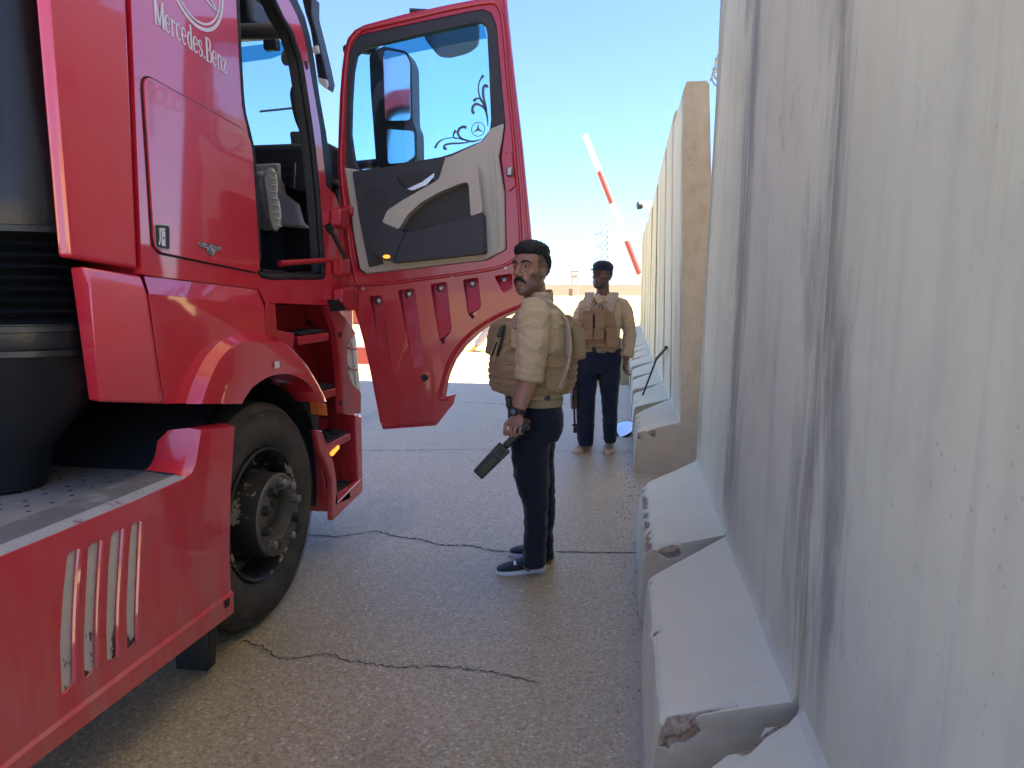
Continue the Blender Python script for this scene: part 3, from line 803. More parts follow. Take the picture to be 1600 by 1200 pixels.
mb = MB(); mb.tube([at_x(549, 535, TX), at_x(552, 562, TX), at_x(556, 602, TX)], .006, 6); mb.build('lamp_rim', M['cream'], lamp_o)
def tread(pts, name='step'):
    ob = MB().prism(pts, (0, 0, -.045)).build(name, RED2, truck, .006)
    a, b, c, d = [p.copy() for p in pts]; up = Vector((0, 0, .004))
    def lerp(u, v): return (a * (1 - u) + b * u) * (1 - v) + (d * (1 - u) + c * u) * v
    mb = MB(); mb.prism([lerp(.06, .08) + up, lerp(.94, .08) + up, lerp(.94, .92) + up, lerp(.06, .92) + up], (0, 0, .006))
    mb.build('grip_pad', M['black'], ob)
    mb = MB()
    for i in range(7):
        for j in range(3):
            mb.box(lerp(.12 + .125 * i, .22 + .28 * j) + Vector((0, 0, .013)), (.05, .012, .01), Matrix.Rotation(.5 if (i + j) % 2 else -.5, 3, 'Z'))
    tag(mb.build('grip_rib', M['dark'], ob, .002), kind='stuff')
    return ob
tread([Vector((-1.80, 3.30, 1.275)), Vector((-1.80, 3.69, 1.275)), Vector((TX - .012, 3.60, 1.275)), Vector((TX - .012, 3.24, 1.275))])
tread([Vector((-1.80, 3.42, .955)), Vector((-1.80, 3.86, .955)), Vector((TX - .02, 3.69, .955)), Vector((TX - .02, 3.46, .955))])
tread([Vector((-1.80, 3.45, .655)), Vector((-1.80, 3.95, .655)), Vector((TX - .02, 3.88, .655)), Vector((TX - .02, 3.52, .655))])
tread([Vector((-1.80, 3.50, .330)), Vector((-1.80, 3.954, .330)), Vector((TX - .03, 3.954, .330)), Vector((TX - .03, 3.60, .330))])
for px_ in ((481, 503), (501, 502)):
    mb = MB(); p = at_x(*px_, -1.80); mb.tube([p, p + Vector((.02, 0, 0))], .016, 10); mb.build('bolt', M['nutdark'], truck)
post = [(494, 672), (503, 672), (513, 700), (522, 722), (526, 745), (528, 785), (565, 747), (566, 770), (520, 814), (520, 790), (519, 752), (511, 727), (500, 705)]
mb = MB(); mb.prism(S(post, TX + .004), (-.035, 0, 0)); mb.build('lower_step_frame', RED, truck, .008)
mb = MB(); mb.prism([Vector((-1.80, 3.42, .75)), Vector((TX - .031, 3.41, .75)), Vector((TX - .031, 3.57, .26)), Vector((-1.80, 3.56, .26))], (0, .02, 0)); mb.build('step_side_plate', RED2, truck, .004)
am = S([(498, 626), (511, 632), (513, 650), (500, 648)], TX + .03)
mb = MB(); mb.prism(am, (-.06, 0, 0)); mb.build('side_reflector', M['amber'], truck, .006)
p = at_x(523, 704, TX - .02); mb = MB(); mb.box(p, (.02, .10, .022), Matrix.Rotation(.25, 3, 'X')); mb.build('step_lamp', M['orange'], truck, .006)
for px_ in ((531, 523), (532, 630)):
    mb = MB(); p = at_x(*px_, TX + .001); mb.tube([p, p + Vector((.008, 0, 0))], .014, 10); mb.build('plug', M['nutdark'], truck)
# ---- locker door with emblem, warning sticker
lk = S([(221, 116), (390, 210), (404, 426), (239, 392)])
rr = [.05, .09, .05, .05]
def grow(poly, d):
    c = sum(poly, Vector()) / len(poly); return [c + (p - c) * (1 + d / (p - c).length) for p in poly]
mb = MB(); a = [p + Vector((.0012, 0, 0)) for p in fillet(grow(lk, .012), [.06, .10, .06, .06], 7)]; b = [p + Vector((.0012, 0, 0)) for p in fillet(lk, rr, 7)]
mb.prism(a, (.001, 0, 0)); mb.build('locker_gap', M['seal'], truck)
mb = MB(); mb.prism([p + Vector((.0018, 0, 0)) for p in fillet(grow(lk, .002), rr, 7)], (.007, 0, 0)); locker = mb.build('locker_door', RED, truck, .004, 3)
XL = TX + .0098
stk = fillet(S([(241, 349), (265, 352), (266, 391), (243, 387)], XL), .012, 4)
mb = MB(); mb.prism(stk, (.001, 0, 0)); st_ = mb.build('extinguisher_sticker', M['cream'], locker)
stk2 = fillet(S([(242.3, 351), (264, 353.5), (264.7, 389.5), (244, 385.6)], XL + .0011), .010, 4)
mb = MB(); mb.prism(stk2, (.0008, 0, 0)); mb.build('sticker_field', M['dark'], locker)
mb = MB(); X2 = XL + .0021
for poly in ([(252.5, 361), (258, 362), (258.5, 385), (252.5, 384)], [(252.5, 360), (254, 357.5), (257, 358), (258, 361.3)], [(250, 356), (258, 356.5), (258, 358.4), (250, 357.6)], [(250, 356), (248, 359), (249, 360), (251, 357.6)]):
    mb.prism(S(poly, X2), (.0006, 0, 0))
ribbon(mb, S([(252.5, 359), (250, 362), (250.5, 370), (250, 377), (248.5, 382)], X2), .006, (1, 0, 0), .0006)
tag(mb.build('extinguisher_symbol', M['white'], locker), kind='stuff')
mb = MB(); mb.prism(S([(254.5, 370), (256.8, 370.5), (256.8, 374), (254.5, 373.5)], X2 + .0008), (.0004, 0, 0)); mb.build('symbol_flame', M['dark'], locker)
# chrome engine badge
bdg = S([(309, 378), (344, 386), (345, 391), (336, 391.5), (332.5, 399), (324, 397), (322, 388), (310.5, 384.5)], XL)
mb = MB(); mb.prism(bdg, (.005, 0, 0)); badge = mb.build('engine_badge', M['bright'], locker, .0015)
def text_on(body, o, e, h, nrm, mat, name, parent, squeeze=1.0, th=.0008):
    """flat lettering: baseline from o towards e, capital height h"""
    cu = bpy.data.curves.new(name, 'FONT'); cu.body = body; cu.size = 1; cu.extrude = 0
    t = bpy.data.objects.new(name, cu); COL.objects.link(t)
    me = bpy.data.meshes.new_from_object(t.evaluated_get(bpy.context.evaluated_depsgraph_get())); bpy.data.objects.remove(t)
    o, e = Vector(o), Vector(e); u = (e - o); L = u.length; u.normalize(); n = Vector(nrm).normalized(); v = n.cross(u).normalized()
    xs = [q.co.x for q in me.vertices]; sx = L / (max(xs) - min(xs)); x0 = min(xs)
    for q in me.vertices: q.co = o + u * ((q.co.x - x0) * sx) + v * (q.co.y * h / .69) + n * th
    me.materials.clear(); me.materials.append(mat); ob = bpy.data.objects.new(name, me); COL.objects.link(ob); me.name = name
    if parent: attach(ob, parent)
    return ob
XE = XL + .0052
tag(text_on('BLUETEC', at_x(311, 383.6, XE), at_x(343, 390.4, XE), .016, (1, 0, 0), M['nutdark'], 'badge_lettering', locker), kind='stuff')
text_on('6', at_x(325.5, 396.5, XE), at_x(331.5, 397.7, XE), .021, (1, 0, 0), M['nutdark'], 'badge_numeral', locker)
# ---- lettering and ring emblem on the cab side (stroke-built slab-serif letters)
GL = {
 'M': (1.05, [([(.12, 0), (.12, 1)], .17), ([(.93, 0), (.93, 1)], .19), ([(.14, 1), (.52, .06)], .16), ([(.52, .06), (.9, 1)], .09), ([(0, .03), (.27, .03)], .07), ([(.76, .03), (1.08, .03)], .07), ([(0, .97), (.2, .97)], .07), ([(.86, .97), (1.08, .97)], .07)]),
 'e': (.62, [([(.07, .36), (.55, .36)], .07), ([(.54, .36), (.5, .56), (.31, .66), (.12, .55), (.07, .34), (.13, .1), (.32, .02), (.55, .14)], [.09, .08, .07, .12, .16, .12, .08, .06])]),
 'r': (.52, [([(.16, 0), (.16, .66)], .15), ([(0, .03), (.34, .03)], .07), ([(0, .63), (.2, .63)], .07), ([(.18, .42), (.28, .6), (.42, .62), (.5, .54)], [.07, .09, .1, .13])]),
 'c': (.58, [([(.52, .5), (.44, .62), (.28, .66), (.12, .54), (.07, .33), (.13, .1), (.3, .02), (.53, .14)], [.13, .09, .08, .12, .16, .12, .08, .06])]),
 'd': (.68, [([(.52, 0), (.52, 1)], .15), ([(.36, .97), (.55, .97)], .07), ([(.5, .03), (.68, .03)], .07), ([(.5, .52), (.36, .64), (.2, .6), (.08, .34), (.18, .08), (.36, .03), (.5, .14)], [.07, .08, .12, .16, .12, .08, .07])]),
 's': (.54, [([(.46, .46), (.45, .58), (.28, .65), (.1, .58), (.1, .44), (.28, .36), (.44, .26), (.44, .1), (.26, .02), (.08, .08), (.06, .22)], [.06, .07, .08, .11, .13, .14, .13, .11, .08, .07, .06])]),
 '.': (.30, [([(.08, .08), (.24, .08)], .16)]),
 'B': (.80, [([(.18, 0), (.18, 1)], .17), ([(0, .03), (.45, .03)], .07), ([(0, .97), (.42, .97)], .07), ([(.2, .52), (.45, .52)], .07), ([(.4, .97), (.58, .92), (.62, .74), (.54, .56), (.4, .52)], [.07, .12, .16, .12, .07]), ([(.42, .52), (.64, .46), (.70, .26), (.62, .07), (.42, .03)], [.07, .12, .17, .12, .07])]),
 'n': (.74, [([(.16, 0), (.16, .66)], .15), ([(0, .03), (.32, .03)], .07), ([(0, .63), (.2, .63)], .07), ([(.18, .44), (.3, .61), (.46, .62), (.56, .46), (.57, 0)], [.07, .09, .11, .15, .15]), ([(.42, .03), (.74, .03)], .07)]),
 'z': (.56, [([(.06, .62), (.5, .62)], .08), ([(.46, .6), (.1, .06)], .15), ([(.04, .04), (.52, .04)], .08), ([(.08, .64), (.07, .46)], .06), ([(.5, .02), (.52, .2)], .06)]),
}
XT = TX + .0012
o_, e_ = at_x(242, 37, XT), at_x(354.5, 117.5, XT)
txt = 'Mercedes.Benz'; total = sum(GL[c][0] for c in txt) + .06 * (len(txt) - 1)
u_ = (e_ - o_); kx = u_.length / total; u_.normalize(); v_ = Vector((0, 0, 1)); capH = .088
cx_ = 0.0
for ch in txt:
    wdt, strokes = GL[ch]
    mb = MB()
    for i, (pts, wd) in enumerate(strokes):
        P3 = [o_ + u_ * ((cx_ + a_) * kx) + v_ * (b_ * capH) + Vector((.00025 * i, 0, 0)) for a_, b_ in pts]
        sc_w = (kx + capH) / 2 * .95
        ribbon(mb, P3, [q * sc_w for q in wd] if isinstance(wd, list) else wd * sc_w, (1, 0, 0), .0006, 0, 4 if len(pts) > 2 else 1)
    tag(mb.build('letter', M['pinkwhite'], truck, 0, 2, 0), kind='stuff')
    cx_ += wdt + .06
pl_, pr_, pb_ = at_x(268, 0, XT), at_x(339, 0, XT), at_x(318, 50, XT)
hc = (pr_.y - pl_.y) / 2; hh = (pl_.z + pr_.z) / 2 - pb_.z; Rr = max(.18, (hc * hc + hh * hh) / (2 * hh)); cc_ = Vector((XT, (pl_.y + pr_.y) / 2 + .01, pb_.z + Rr))
mb = MB()
circ = lambda r, n=64: [cc_ + Vector((0, r * math.cos(t), r * math.sin(t))) for t in [2 * math.pi * i / n for i in range(n + 1)]]
ribbon(mb, circ(Rr - .007), .013, (1, 0, 0), .0006, 0, 1); ribbon(mb, circ(Rr - .026), .008, (1, 0, 0), .0006, 0, 1)
for k_ in range(3):
    a_ = math.pi / 2 + k_ * 2 * math.pi / 3; tip = cc_ + Vector((.0004, (Rr - .03) * math.cos(a_), (Rr - .03) * math.sin(a_)))
    for s_ in (-1, 1):
        b_ = a_ + s_ * 1.05; q = cc_ + Vector((.0004, .035 * math.cos(b_), .035 * math.sin(b_))); ribbon(mb, [q, tip], .008, (1, 0, 0), .0006, 0, 1)
mb.build('ring_emblem', M['pinkwhite'], truck, 0, 2, 0)

mb = MB(); mb.prism(S([(398, 439), (511, 439), (511, 474), (412, 474)], TX - .006), (-.02, 0, 0)); mb.build('sill_backing', RED2, truck)
mb = MB(); mb.prism(S([(224, 424), (404, 446), (430, 466), (432, 516), (418, 540), (380, 540), (300, 566), (240, 500)], TX - .012), (-.02, 0, 0)); mb.build('wing_backing', RED2, truck)
# ---- cab shell, interior
mb = MB(); mb.bounds((-4.05, 2.16, 1.2), (-4.0, 4.3, 3.8)); mb.build('far_side', M['interior'], truck)
mb = MB(); mb.bounds((-4.0, 2.14, 1.15), (TX - .035, 2.19, 3.8)); mb.build('rear_wall', RED, truck)
mb = MB(); mb.bounds((-4.0, 2.2, 3.78), (TX - .06, 3.5, 3.84)); mb.bounds((-4.0, 3.49, 3.781), (-2.15, 4.3, 3.841)); mb.bounds((-4.0, 4.22, 3.12), (-2.2, 4.30, 3.78)); mb.build('roof', RED, truck, .02)
mb = MB(); mb.bounds((-3.99, 2.2, 3.18), (TX - .12, 3.6, 3.24)); mb.bounds((-3.99, 3.59, 3.179), (-2.16, 4.2, 3.239)); mb.bounds((-3.99, 3.9, 3.02), (-2.15, 4.2, 3.18)); mb.bounds((-2.2, 3.5, 3.10), (TX - .12, 3.62, 3.24)); mb.build('headliner', M['dark'], truck, .03)
mb = MB(); mb.tube([at_y(340, 50, 3.85), at_y(446, 48, 3.85)], .042, 12); mb.build('sunblind_roll', M['liner'], truck)
mb = MB(); mb.bounds((-3.99, 2.2, 1.52), (TX - .05, 4.2, 1.56)); mb.build('cab_floor', M['interior'], truck)
mb = MB(); mb.prism(S([(410, 420), (440, 423), (470, 428), (497, 424), (500, 434), (412, 434)], TX - .03), (-.12, 0, 0)); mb.build('sill_plate', M['black'], truck, .008)
mb = MB(); mb.bounds((-3.99, 3.80, 2.12), (TX - .06, 4.24, 2.335)); mb.build('dashboard', M['dark'], truck, .04, 3)
mb = MB(); mb.bounds((-3.99, 3.86, 1.56), (-2.05, 4.22, 2.12)); mb.bounds((-2.9, 3.99, 1.6), (TX - .1, 4.2, 2.118)); mb.build('dash_lower', M['interior'], truck, .03)
mb = MB(); mb.prism([at_y(x, y, 3.78) for x, y in [(396, 256), (436, 254), (440, 300), (462, 318), (470, 348), (484, 357), (470, 356), (440, 354), (398, 352)]], (0, .06, 0)); mb.build('glovebox_cover', M['cream'], truck, .02)
pod = fillet([at_y(x, y, 3.70) for x, y in [(438, 254), (462, 252), (492, 258), (494, 292), (470, 299), (458, 296), (440, 284)]], .02, 4)
mb = MB(); mb.prism(pod, (0, .16, 0)); pd = mb.build('dash_pod', M['dark'], truck, .012)
for yy in (264, 279):
    mb = MB(); mb.box(at_y(449, yy, 3.695), (.055, .006, .03)); mb.build('vent', M['black'], pd, .003)
mb = MB(); mb.tube([at_y(462, 255, 3.695), at_y(460, 294, 3.695)], .004, 6); mb.build('pod_edge', M['bright'], pd)
wsc = [at_y(x, y, z_) for x, y, z_ in ((330, 70, 4.12), (466, 60, 4.12), (486, 262, 4.27), (360, 252, 4.27))]
L0 = [Vector((-3.95, 4.12, wsc[0].z + .05)), Vector((at_y(482, 40, 4.12).x, 4.12, wsc[0].z + .05)), Vector((at_y(514, 262, 4.27).x, 4.27, 2.30)), Vector((-3.95, 4.27, 2.30))]
mb = MB(); mb.prism(L0, (0, .006, 0)); ws_ = mb.build('windscreen', M['wglass'], truck, 0, 2, 0)
def onws(x, y, off=-.012):
    d = _ray(x, y); n = (L0[1] - L0[0]).cross(L0[2] - L0[1]).normalized(); p_ = EYE + d * ((L0[0] - EYE).dot(n) / d.dot(n)); return p_ + Vector((0, off, 0))
mb = MB(); mb.prism([onws(360, 74, .012), onws(456, 62, .012), onws(457, 78, .012), onws(420, 91, .012), onws(360, 99, .012)], (0, .002, 0)); mb.build('sun_band', M['bandglass'], ws_, 0, 2, 0)
mb = MB(); mb.tube([onws(400, 171, .05), onws(458, 165, .05)], .007, 6); mb.build('wiper', M['nut'], ws_)
mb = MB(); mb.sphere(onws(449, 91), (.035, .006, .048), 16, 8); mb.build('inspection_sticker', M['liner'], ws_)
mb = MB(); mb.box(onws(431, 74, -.05), (.09, .05, .07)); mb.build('camera_housing', M['dark'], ws_, .01)
mb = MB(); mb.prism(fillet([onws(454, 206), onws(478, 206), onws(482, 228), onws(457, 230)], .02, 3), (0, .004, 0)); mb.build('paper_permit', M['liner'], ws_)
mb = MB(); mb.prism([onws(467, 231), onws(476, 230), onws(480, 254), onws(470, 254)], (0, .004, 0)); mb.build('permit_tag', M['liner'], ws_)
mb = MB(); hpx = [(467, 150), (466, 138), (461, 136), (458, 143), (458, 154), (464, 184), (474, 208), (485, 226), (488, 236)]
mb.tube(smoothpoly([at_x(x, y, TX - .10) for x, y in hpx], 4, False), .014, 10); mb.build('grab_handle', M['dark'], truck)
mb = MB(); q = S([(476, 96), (479, 94), (481.5, 107), (479, 109)], TX + .001); mb.prism(q, (.002, 0, 0)); mb.build('pillar_tag', M['black'], truck)
# seat edge inside
mb = MB(); mb.bounds((-2.75, 2.55, 1.9), (-2.05, 3.15, 2.06)); mb.bounds((-2.75, 2.45, 2.06), (-2.05, 2.62, 2.8)); mb.build('seat', M['interior'], truck, .05, 3)
# ---- hinges and door check
mb = MB()
for poly in ([(517, 328), (530, 326), (533, 345), (525, 358), (516, 352)], [(519, 406), (533, 404), (534, 428), (520, 430)], [(521, 452), (540, 446), (546, 470), (544, 484), (532, 486), (520, 472)]):
    mb = MB(); mb.prism(S(poly, TX + .004), (.055, 0, 0)); mb.build('hinge', RED2, truck, .006)
mb = MB(); mb.prism(S([(512, 468), (536, 470), (540, 484), (516, 486)], TX + .002), (.045, 0, 0)); mb.build('hinge_pocket', M['seal'], truck, .004)
mb = MB(); mb.tube([at_x(437, 412, TX - .05), at_x(460, 410, TX - .03), at_x(515, 406, TX + .02)], [.016, .014, .013], 10); mb.build('door_check_arm', RED2, truck)
mb = MB(); mb.tube([at_x(515, 357, TX + .07), at_x(540, 404, TX + .12)], .011, 10); mb.build('gas_strut', M['nutdark'], truck)
mb = MB(); mb.tube([at_x(512, 352, TX + .065), at_x(517, 361, TX + .072)], .02, 10); mb.build('strut_joint', M['nutdark'], truck)

# ---- front wheel
WC = Vector((-1.585, 2.795, .505)); RT = .507
mb = MB(); sw = [(-.30, .29), (-.31, .33), (-.305, .42), (-.285, .47), (-.262, .498), (-.22, RT), (-.06, RT), (-.03, .500), (-.008, .478), (.004, .44), (.010, .40), (.008, .355), (-.004, .315), (-.02, .297)]
mb.lathe(sw, WC, (1, 0, 0), 72); mbr = mb
whl = thing('front_wheel', None, None, WC); attach(whl, truck); 
mb.build('tyre', M['rubber'], whl, 0, 2, 28)
mb = MB()
for r_ in (.472, .455): mb.lathe([(.000 if r_ > .46 else .0065, r_), (.004 if r_ > .46 else .010, r_ - .003), (.003 if r_ > .46 else .0095, r_ - .006)], WC, (1, 0, 0), 72)
mb.build('tyre_bead', M['rubber'], whl)
mb = MB(); mb.lathe([(-.02, .300), (-.002, .300), (.004, .292), (-.004, .284), (-.05, .272), (-.13, .262), (-.145, .225), (-.125, .205)], WC, (1, 0, 0), 64); mb.build('rim', M['rim'], whl, 0, 2, 40)
mb = MB(); mb.lathe([(-.16, .262), (-.15, .20), (-.06, .195), (.015, .188), (.058, .185)], WC, (1, 0, 0), 64)
mb.build('hub_drum', M['rim'], whl, 0, 2, 40)
mb = MB(); mb.lathe([(.058, .186), (.066, .181), (.068, .172), (.068, .112), (.060, .106), (.0, .100), (-.01, .085), (-.012, .001)], WC, (1, 0, 0), 64); mb.build('hub_face', M['rimface'], whl, 0, 2, 40)
mb = MB(); mb.lathe([(-.011, .062), (.012, .058), (.016, .05), (.016, .001)], WC, (1, 0, 0), 6); mb.build('hub_cap', M['rimface'], whl, .004)
for i in range(10):
    a = 2 * math.pi * (i + .35) / 10
    c = WC + Vector((.068, .143 * math.cos(a), .143 * math.sin(a)))
    if i == 7:
        mb = MB(); mb.lathe([(.0005, .016), (.0008, .001)], c, (1, 0, 0), 16); mb.build('stud_hole', M['seal'], whl); continue
    mb = MB(); mb.lathe([(0, .024), (.006, .024), (.007, .020), (.026, .019), (.032, .013), (.033, .001)], c, (1, 0, 0), 12)
    mb.build('wheel_nut', M['nut'] if i in (0, 1, 2, 6, 8) else M['nutdark'], whl, 0, 2, 30)
for i in range(10):
    a = 2 * math.pi * (i + .85) / 10
    mb = MB(); mb.lathe([(-.118, .024), (-.116, .001)], WC + Vector((0, .233 * math.cos(a), .233 * math.sin(a))), (1, 0, 0), 14)
    mb.build('rim_hole', M['seal'], whl)
a = R(188); mb = MB(); mb.box(WC + Vector((.0065, .345 * math.cos(a), .345 * math.sin(a))), (.004, .016, .045)); mb.build('balance_mark', M['cream'], whl)
# arch liner, dark chassis
mb = MB(); prof = []
for i in range(25):
    t = math.pi * (-.08 + 1.16 * i / 24); prof.append((WC.y + .60 * math.cos(t), WC.z + .60 * math.sin(t)))
mb.loft([[Vector((TX - .02, y, z)) for y, z in prof], [Vector((-2.2, y, z)) for y, z in prof], [Vector((-2.21, y, z - .001)) for y, z in prof]], False, False)
mb.prism([Vector((-2.2, y, z)) for y, z in prof], (-.03, 0, 0))
mb.build('mudguard', M['black'], truck)
mb = MB(); mb.prism(S([(482, 602), (492, 612), (497, 630), (498, 660), (496, 690), (487, 660), (480, 640)], TX - .02), (-.10, 0, 0)); mb.build('mud_flap', M['black'], truck, .004)
mb = MB(); mb.bounds((-3.6, -2.5, .55), (-2.25, 4.2, .80)); mb.bounds((-3.5, 1.2, .45), (-2.3, 4.0, 1.45)); mb.build('chassis', M['black'], truck, .02)
mb = MB(); mb.tube([(-2.35, 1.5, .5), (-2.35, 2.4, .52)], .22, 20); mb.build('air_tank', M['black'], truck)
mb = MB(); mb.prism([at_y(x, y, 2.30) for x, y in ((272, 1000), (326, 988), (324, 1050), (300, 1048), (274, 1046))], (0, .06, 0)); mb.build('mud_flap', M['black'], truck, .006)
mb = MB(); mb.lathe(sw, Vector((-4.0, 2.795, .505)), (-1, 0, 0), 40); mb.build('far_tyre', M['rubber'], truck)
mb = MB(); mb.bounds((-3.9, 4.0, .3), (TX - .16, 4.34, 1.5)); mb.bounds((-3.9, 4.28, 1.5), (TX - .12, 4.36, 2.3)); mb.build('front_grille', RED, truck, .05, 3)

# ---- side skirt with four vented slots
XS = -1.50
def SK(pts): return [at_x(x / 2.07, 620 + y / 2.07, XS) for x, y in pts]   # traced on an enlargement
sk = S([(367, 666), (314, 672), (310, 700), (306, 724), (300, 738), (288, 748), (215, 780), (100, 828), (0, 869)], XS)
sk += [Vector((XS, .9, sk[-1].z + .01)), Vector((XS, -.7, .84)), Vector((XS, -.7, .215))] + S([(46, 1197), (200, 1080), (363, 957), (361, 920), (359, 862), (361, 765)], XS)
slots = [SK([(220, 505), (255, 490), (247, 600), (240, 760), (240, 925), (201, 970), (195, 800), (205, 640)]), SK([(287, 482), (327, 462), (318, 600), (312, 740), (312, 872), (275, 915), (272, 800), (279, 620)]),
         SK([(362, 441), (397, 426), (388, 560), (380, 720), (380, 840), (348, 866), (345, 750), (351, 560)]), SK([(427, 411), (455, 400), (448, 560), (443, 690), (443, 790), (413, 824), (410, 690), (417, 520)])]
mb = MB(); mb.holed(sk, [fillet(s_, .012, 3) for s_ in slots], (-.035, 0, 0)); skirt = mb.build('side_skirt', RED, truck, .005)
for s_ in slots:
    c = sum(s_, Vector()) / len(s_)
    mb = MB(); mb.prism([c + (p - c) * 1.04 + Vector((-.007, 0, 0)) for p in s_], (-.02, 0, 0)); mb.build('slot_strip', M['stripe'], skirt)
    L = [p for p in s_]
    mb = MB(); mb.tube([p + Vector((.002, 0, 0)) for p in smoothpoly(L[1:5], 3, False)], .009, 8); mb.build('slot_rib', RED, skirt)
# lower chamfer band of the skirt
mb = MB(); mb.loft([[p + Vector((.001, 0, 0)) for p in S([(361, 922), (200, 1042), (46, 1160)], XS)] + [Vector((XS + .001, -.7, .27))], [p + Vector((.010, 0, 0)) for p in S([(361.5, 926), (200, 1048), (46, 1166)], XS)] + [Vector((XS + .010, -.7, .262))], [p + Vector((.006, 0, 0)) for p in S([(363, 957), (200, 1080), (46, 1197)], XS)] + [Vector((XS + .006, -.7, .215))],
                    [p + Vector((-.06, 0, -.012)) for p in S([(363, 957), (200, 1080), (46, 1197)], XS)] + [Vector((XS - .06, -.7, .20))]], False, False)
mb.build('skirt_lower_edge', RED, skirt, 0, 2, 25)
mb = MB(); mb.box(at_x(355, 942, XS + .012), (.004, .028, .028)); mb.build('skirt_plug', M['nutdark'], skirt)
# top ledge, scuffed to the metal
o1 = S([(296, 742), (287, 749), (215, 780), (100, 828), (0, 869)], XS); o1.append(Vector((XS, -.7, .84)))
i1 = [Vector((XS - .17, p.y, p.z + .010)) for p in o1]
m1 = [Vector((XS - .035, p.y, p.z + .008)) for p in o1]
mb = MB(); mb.loft([[p + Vector((-.001, 0, 0)) for p in o1], m1, [p + Vector((-.012, 0, .001)) for p in m1]], False, False); mb.build('ledge_edge', M['steel'], skirt, 0, 2, 25)
mb = MB(); mb.loft([[p + Vector((-.012, 0, .001)) for p in m1], i1, [p + Vector((-.02, 0, -.05)) for p in i1]], False, False); mb.build('skirt_ledge', M['ledge'], skirt, 0, 2, 25)
tA = S([(367, 666), (314, 672), (310, 700), (306, 724), (300, 738), (292, 746)], XS)
tB = [Vector((XS - .16, p.y + .0, p.z + .02)) for p in tA]
tB[0] = Vector((XS - .10, tA[0].y, tA[0].z + .01)); tB[1] = Vector((XS - .115, tA[1].y - .02, tA[1].z)); 
mb = MB(); mb.loft([tA, [a_ * .7 + b_ * .3 + Vector((0, -.012, .01)) for a_, b_ in zip(tA, tB)], tB], False, False); mb.build('skirt_shoulder', RED, skirt, 0, 2, 50)
# walk plate behind the cab
mb = MB(); mb.prism([Vector((-1.715, -1.0, .828)), Vector((-1.715, 2.24, .828)), Vector((-1.85, 2.42, .828)), Vector((-2.3, 2.36, .828)), Vector((-2.75, 2.30, .828)), Vector((-2.75, -1.0, .828))], (0, 0, -.02)); plate = mb.build('walk_plate', M['alu'], truck, .004)
mb = MB()
for j in range(16):
    for k_ in range(3):
        for i in range(9):
            xx = -1.80 - .10 * i - (.05 if k_ % 2 else 0); yy = 2.22 - .17 * j - .045 * k_
            if j % 4 == 3: continue
            mb.lathe([(.0006, .008), (.0010, .0005)], Vector((xx, yy + random.uniform(-.002, .002), .828)), (0, 0, 1), 7)
tag(mb.build('perforation', M['seal'], plate, 0, 2, 0), kind='stuff')
# air intake duct and bellows behind the cab
def oval(c, rx, ry, z, n=28): return [Vector((c[0] + rx * math.cos(t), c[1] + ry * math.sin(t), z)) for t in [2 * math.pi * i / n for i in range(n)]]
mb = MB(); cI = (-1.955, 1.955)
rings = [oval((-1.87, 1.96), .125, .13, z) for z in (3.6, 2.9, 2.3)] + [oval((-1.88, 1.96), .15, .14, 2.05), oval((-1.92, 1.955), .21, .16, 1.90), oval(cI, .255, .17, 1.78), oval(cI, .262, .175, 1.69), oval(cI, .255, .172, 1.68)]
mb.loft(rings); mb.build('intake_duct', M['duct'], truck, 0, 2, 50)
mb = MB(); mb.tube([(-1.965, 1.83, 3.5), (-1.965, 1.83, 2.3), (-1.98, 1.83, 2.0)], .03, 10); mb.build('duct_rib', M['duct'], truck)
mb = MB(); rr_ = []
for i in range(33): rr_.append(oval(cI, .235 + .020 * math.cos(i * math.pi * .5), .155 + .02 * math.cos(i * math.pi * .5), 1.675 - .0085 * i))
mb.loft(rr_); mb.build('intake_bellows', M['duct'], truck, 0, 2, 60)
mb = MB(); mb.loft([oval(cI, .255, .172, 1.40), oval(cI, .258, .174, 1.33), oval(cI, .25, .17, 1.32), oval((-1.99, 1.98), .22, .16, 1.12), oval((-2.05, 2.0), .13, .12, .98), oval((-2.08, 2.0), .11, .11, .84)]); mb.build('intake_elbow', M['duct'], truck, 0, 2, 50)
mb = MB(); mb.prism([Vector((-2.12, 2.02, z)) for z in (1.0, 1.0)] and [Vector((-2.16, 2.1, 1.6)), Vector((-2.16, 2.13, 3.6)), Vector((-2.9, 2.13, 3.6)), Vector((-2.9, 2.1, 1.6))], (0, .01, 0)); mb.build('rear_panel', RED, truck)
for zz in (2.05, 1.86):
    mb = MB(); mb.lathe([(0, .02), (-.012, .02), (-.013, .001)], Vector((-2.19, 2.10, zz)), (0, 1, 0), 12); mb.build('bolt', M['nutdark'], truck)
for zz_, rx_, ry_ in ((1.685, .265, .180), (1.385, .262, .176), (1.31, .258, .175)):   # clamp bands with a screw each
    mb = MB(); mb.loft([oval(cI, rx_ - .006, ry_ - .006, zz_ + .012), oval(cI, rx_ + .004, ry_ + .004, zz_ + .009), oval(cI, rx_ + .004, ry_ + .004, zz_ - .009), oval(cI, rx_ - .006, ry_ - .006, zz_ - .012)], True, False); cb_ = mb.build('clamp_band', M['duct'], truck, 0, 2, 40)
for xs_ in (-.10, -.03, .05):
    mb = MB(); mb.tube([(-1.87 + xs_, 1.96 - .128, 3.5), (-1.87 + xs_, 1.96 - .130, 2.3), (-1.90 + xs_ * 1.5, 1.955 - .158, 1.92), (cI[0] + xs_ * 1.8, cI[1] - .168, 1.74)], .009, 6); mb.build('duct_rib', M['duct'], truck)
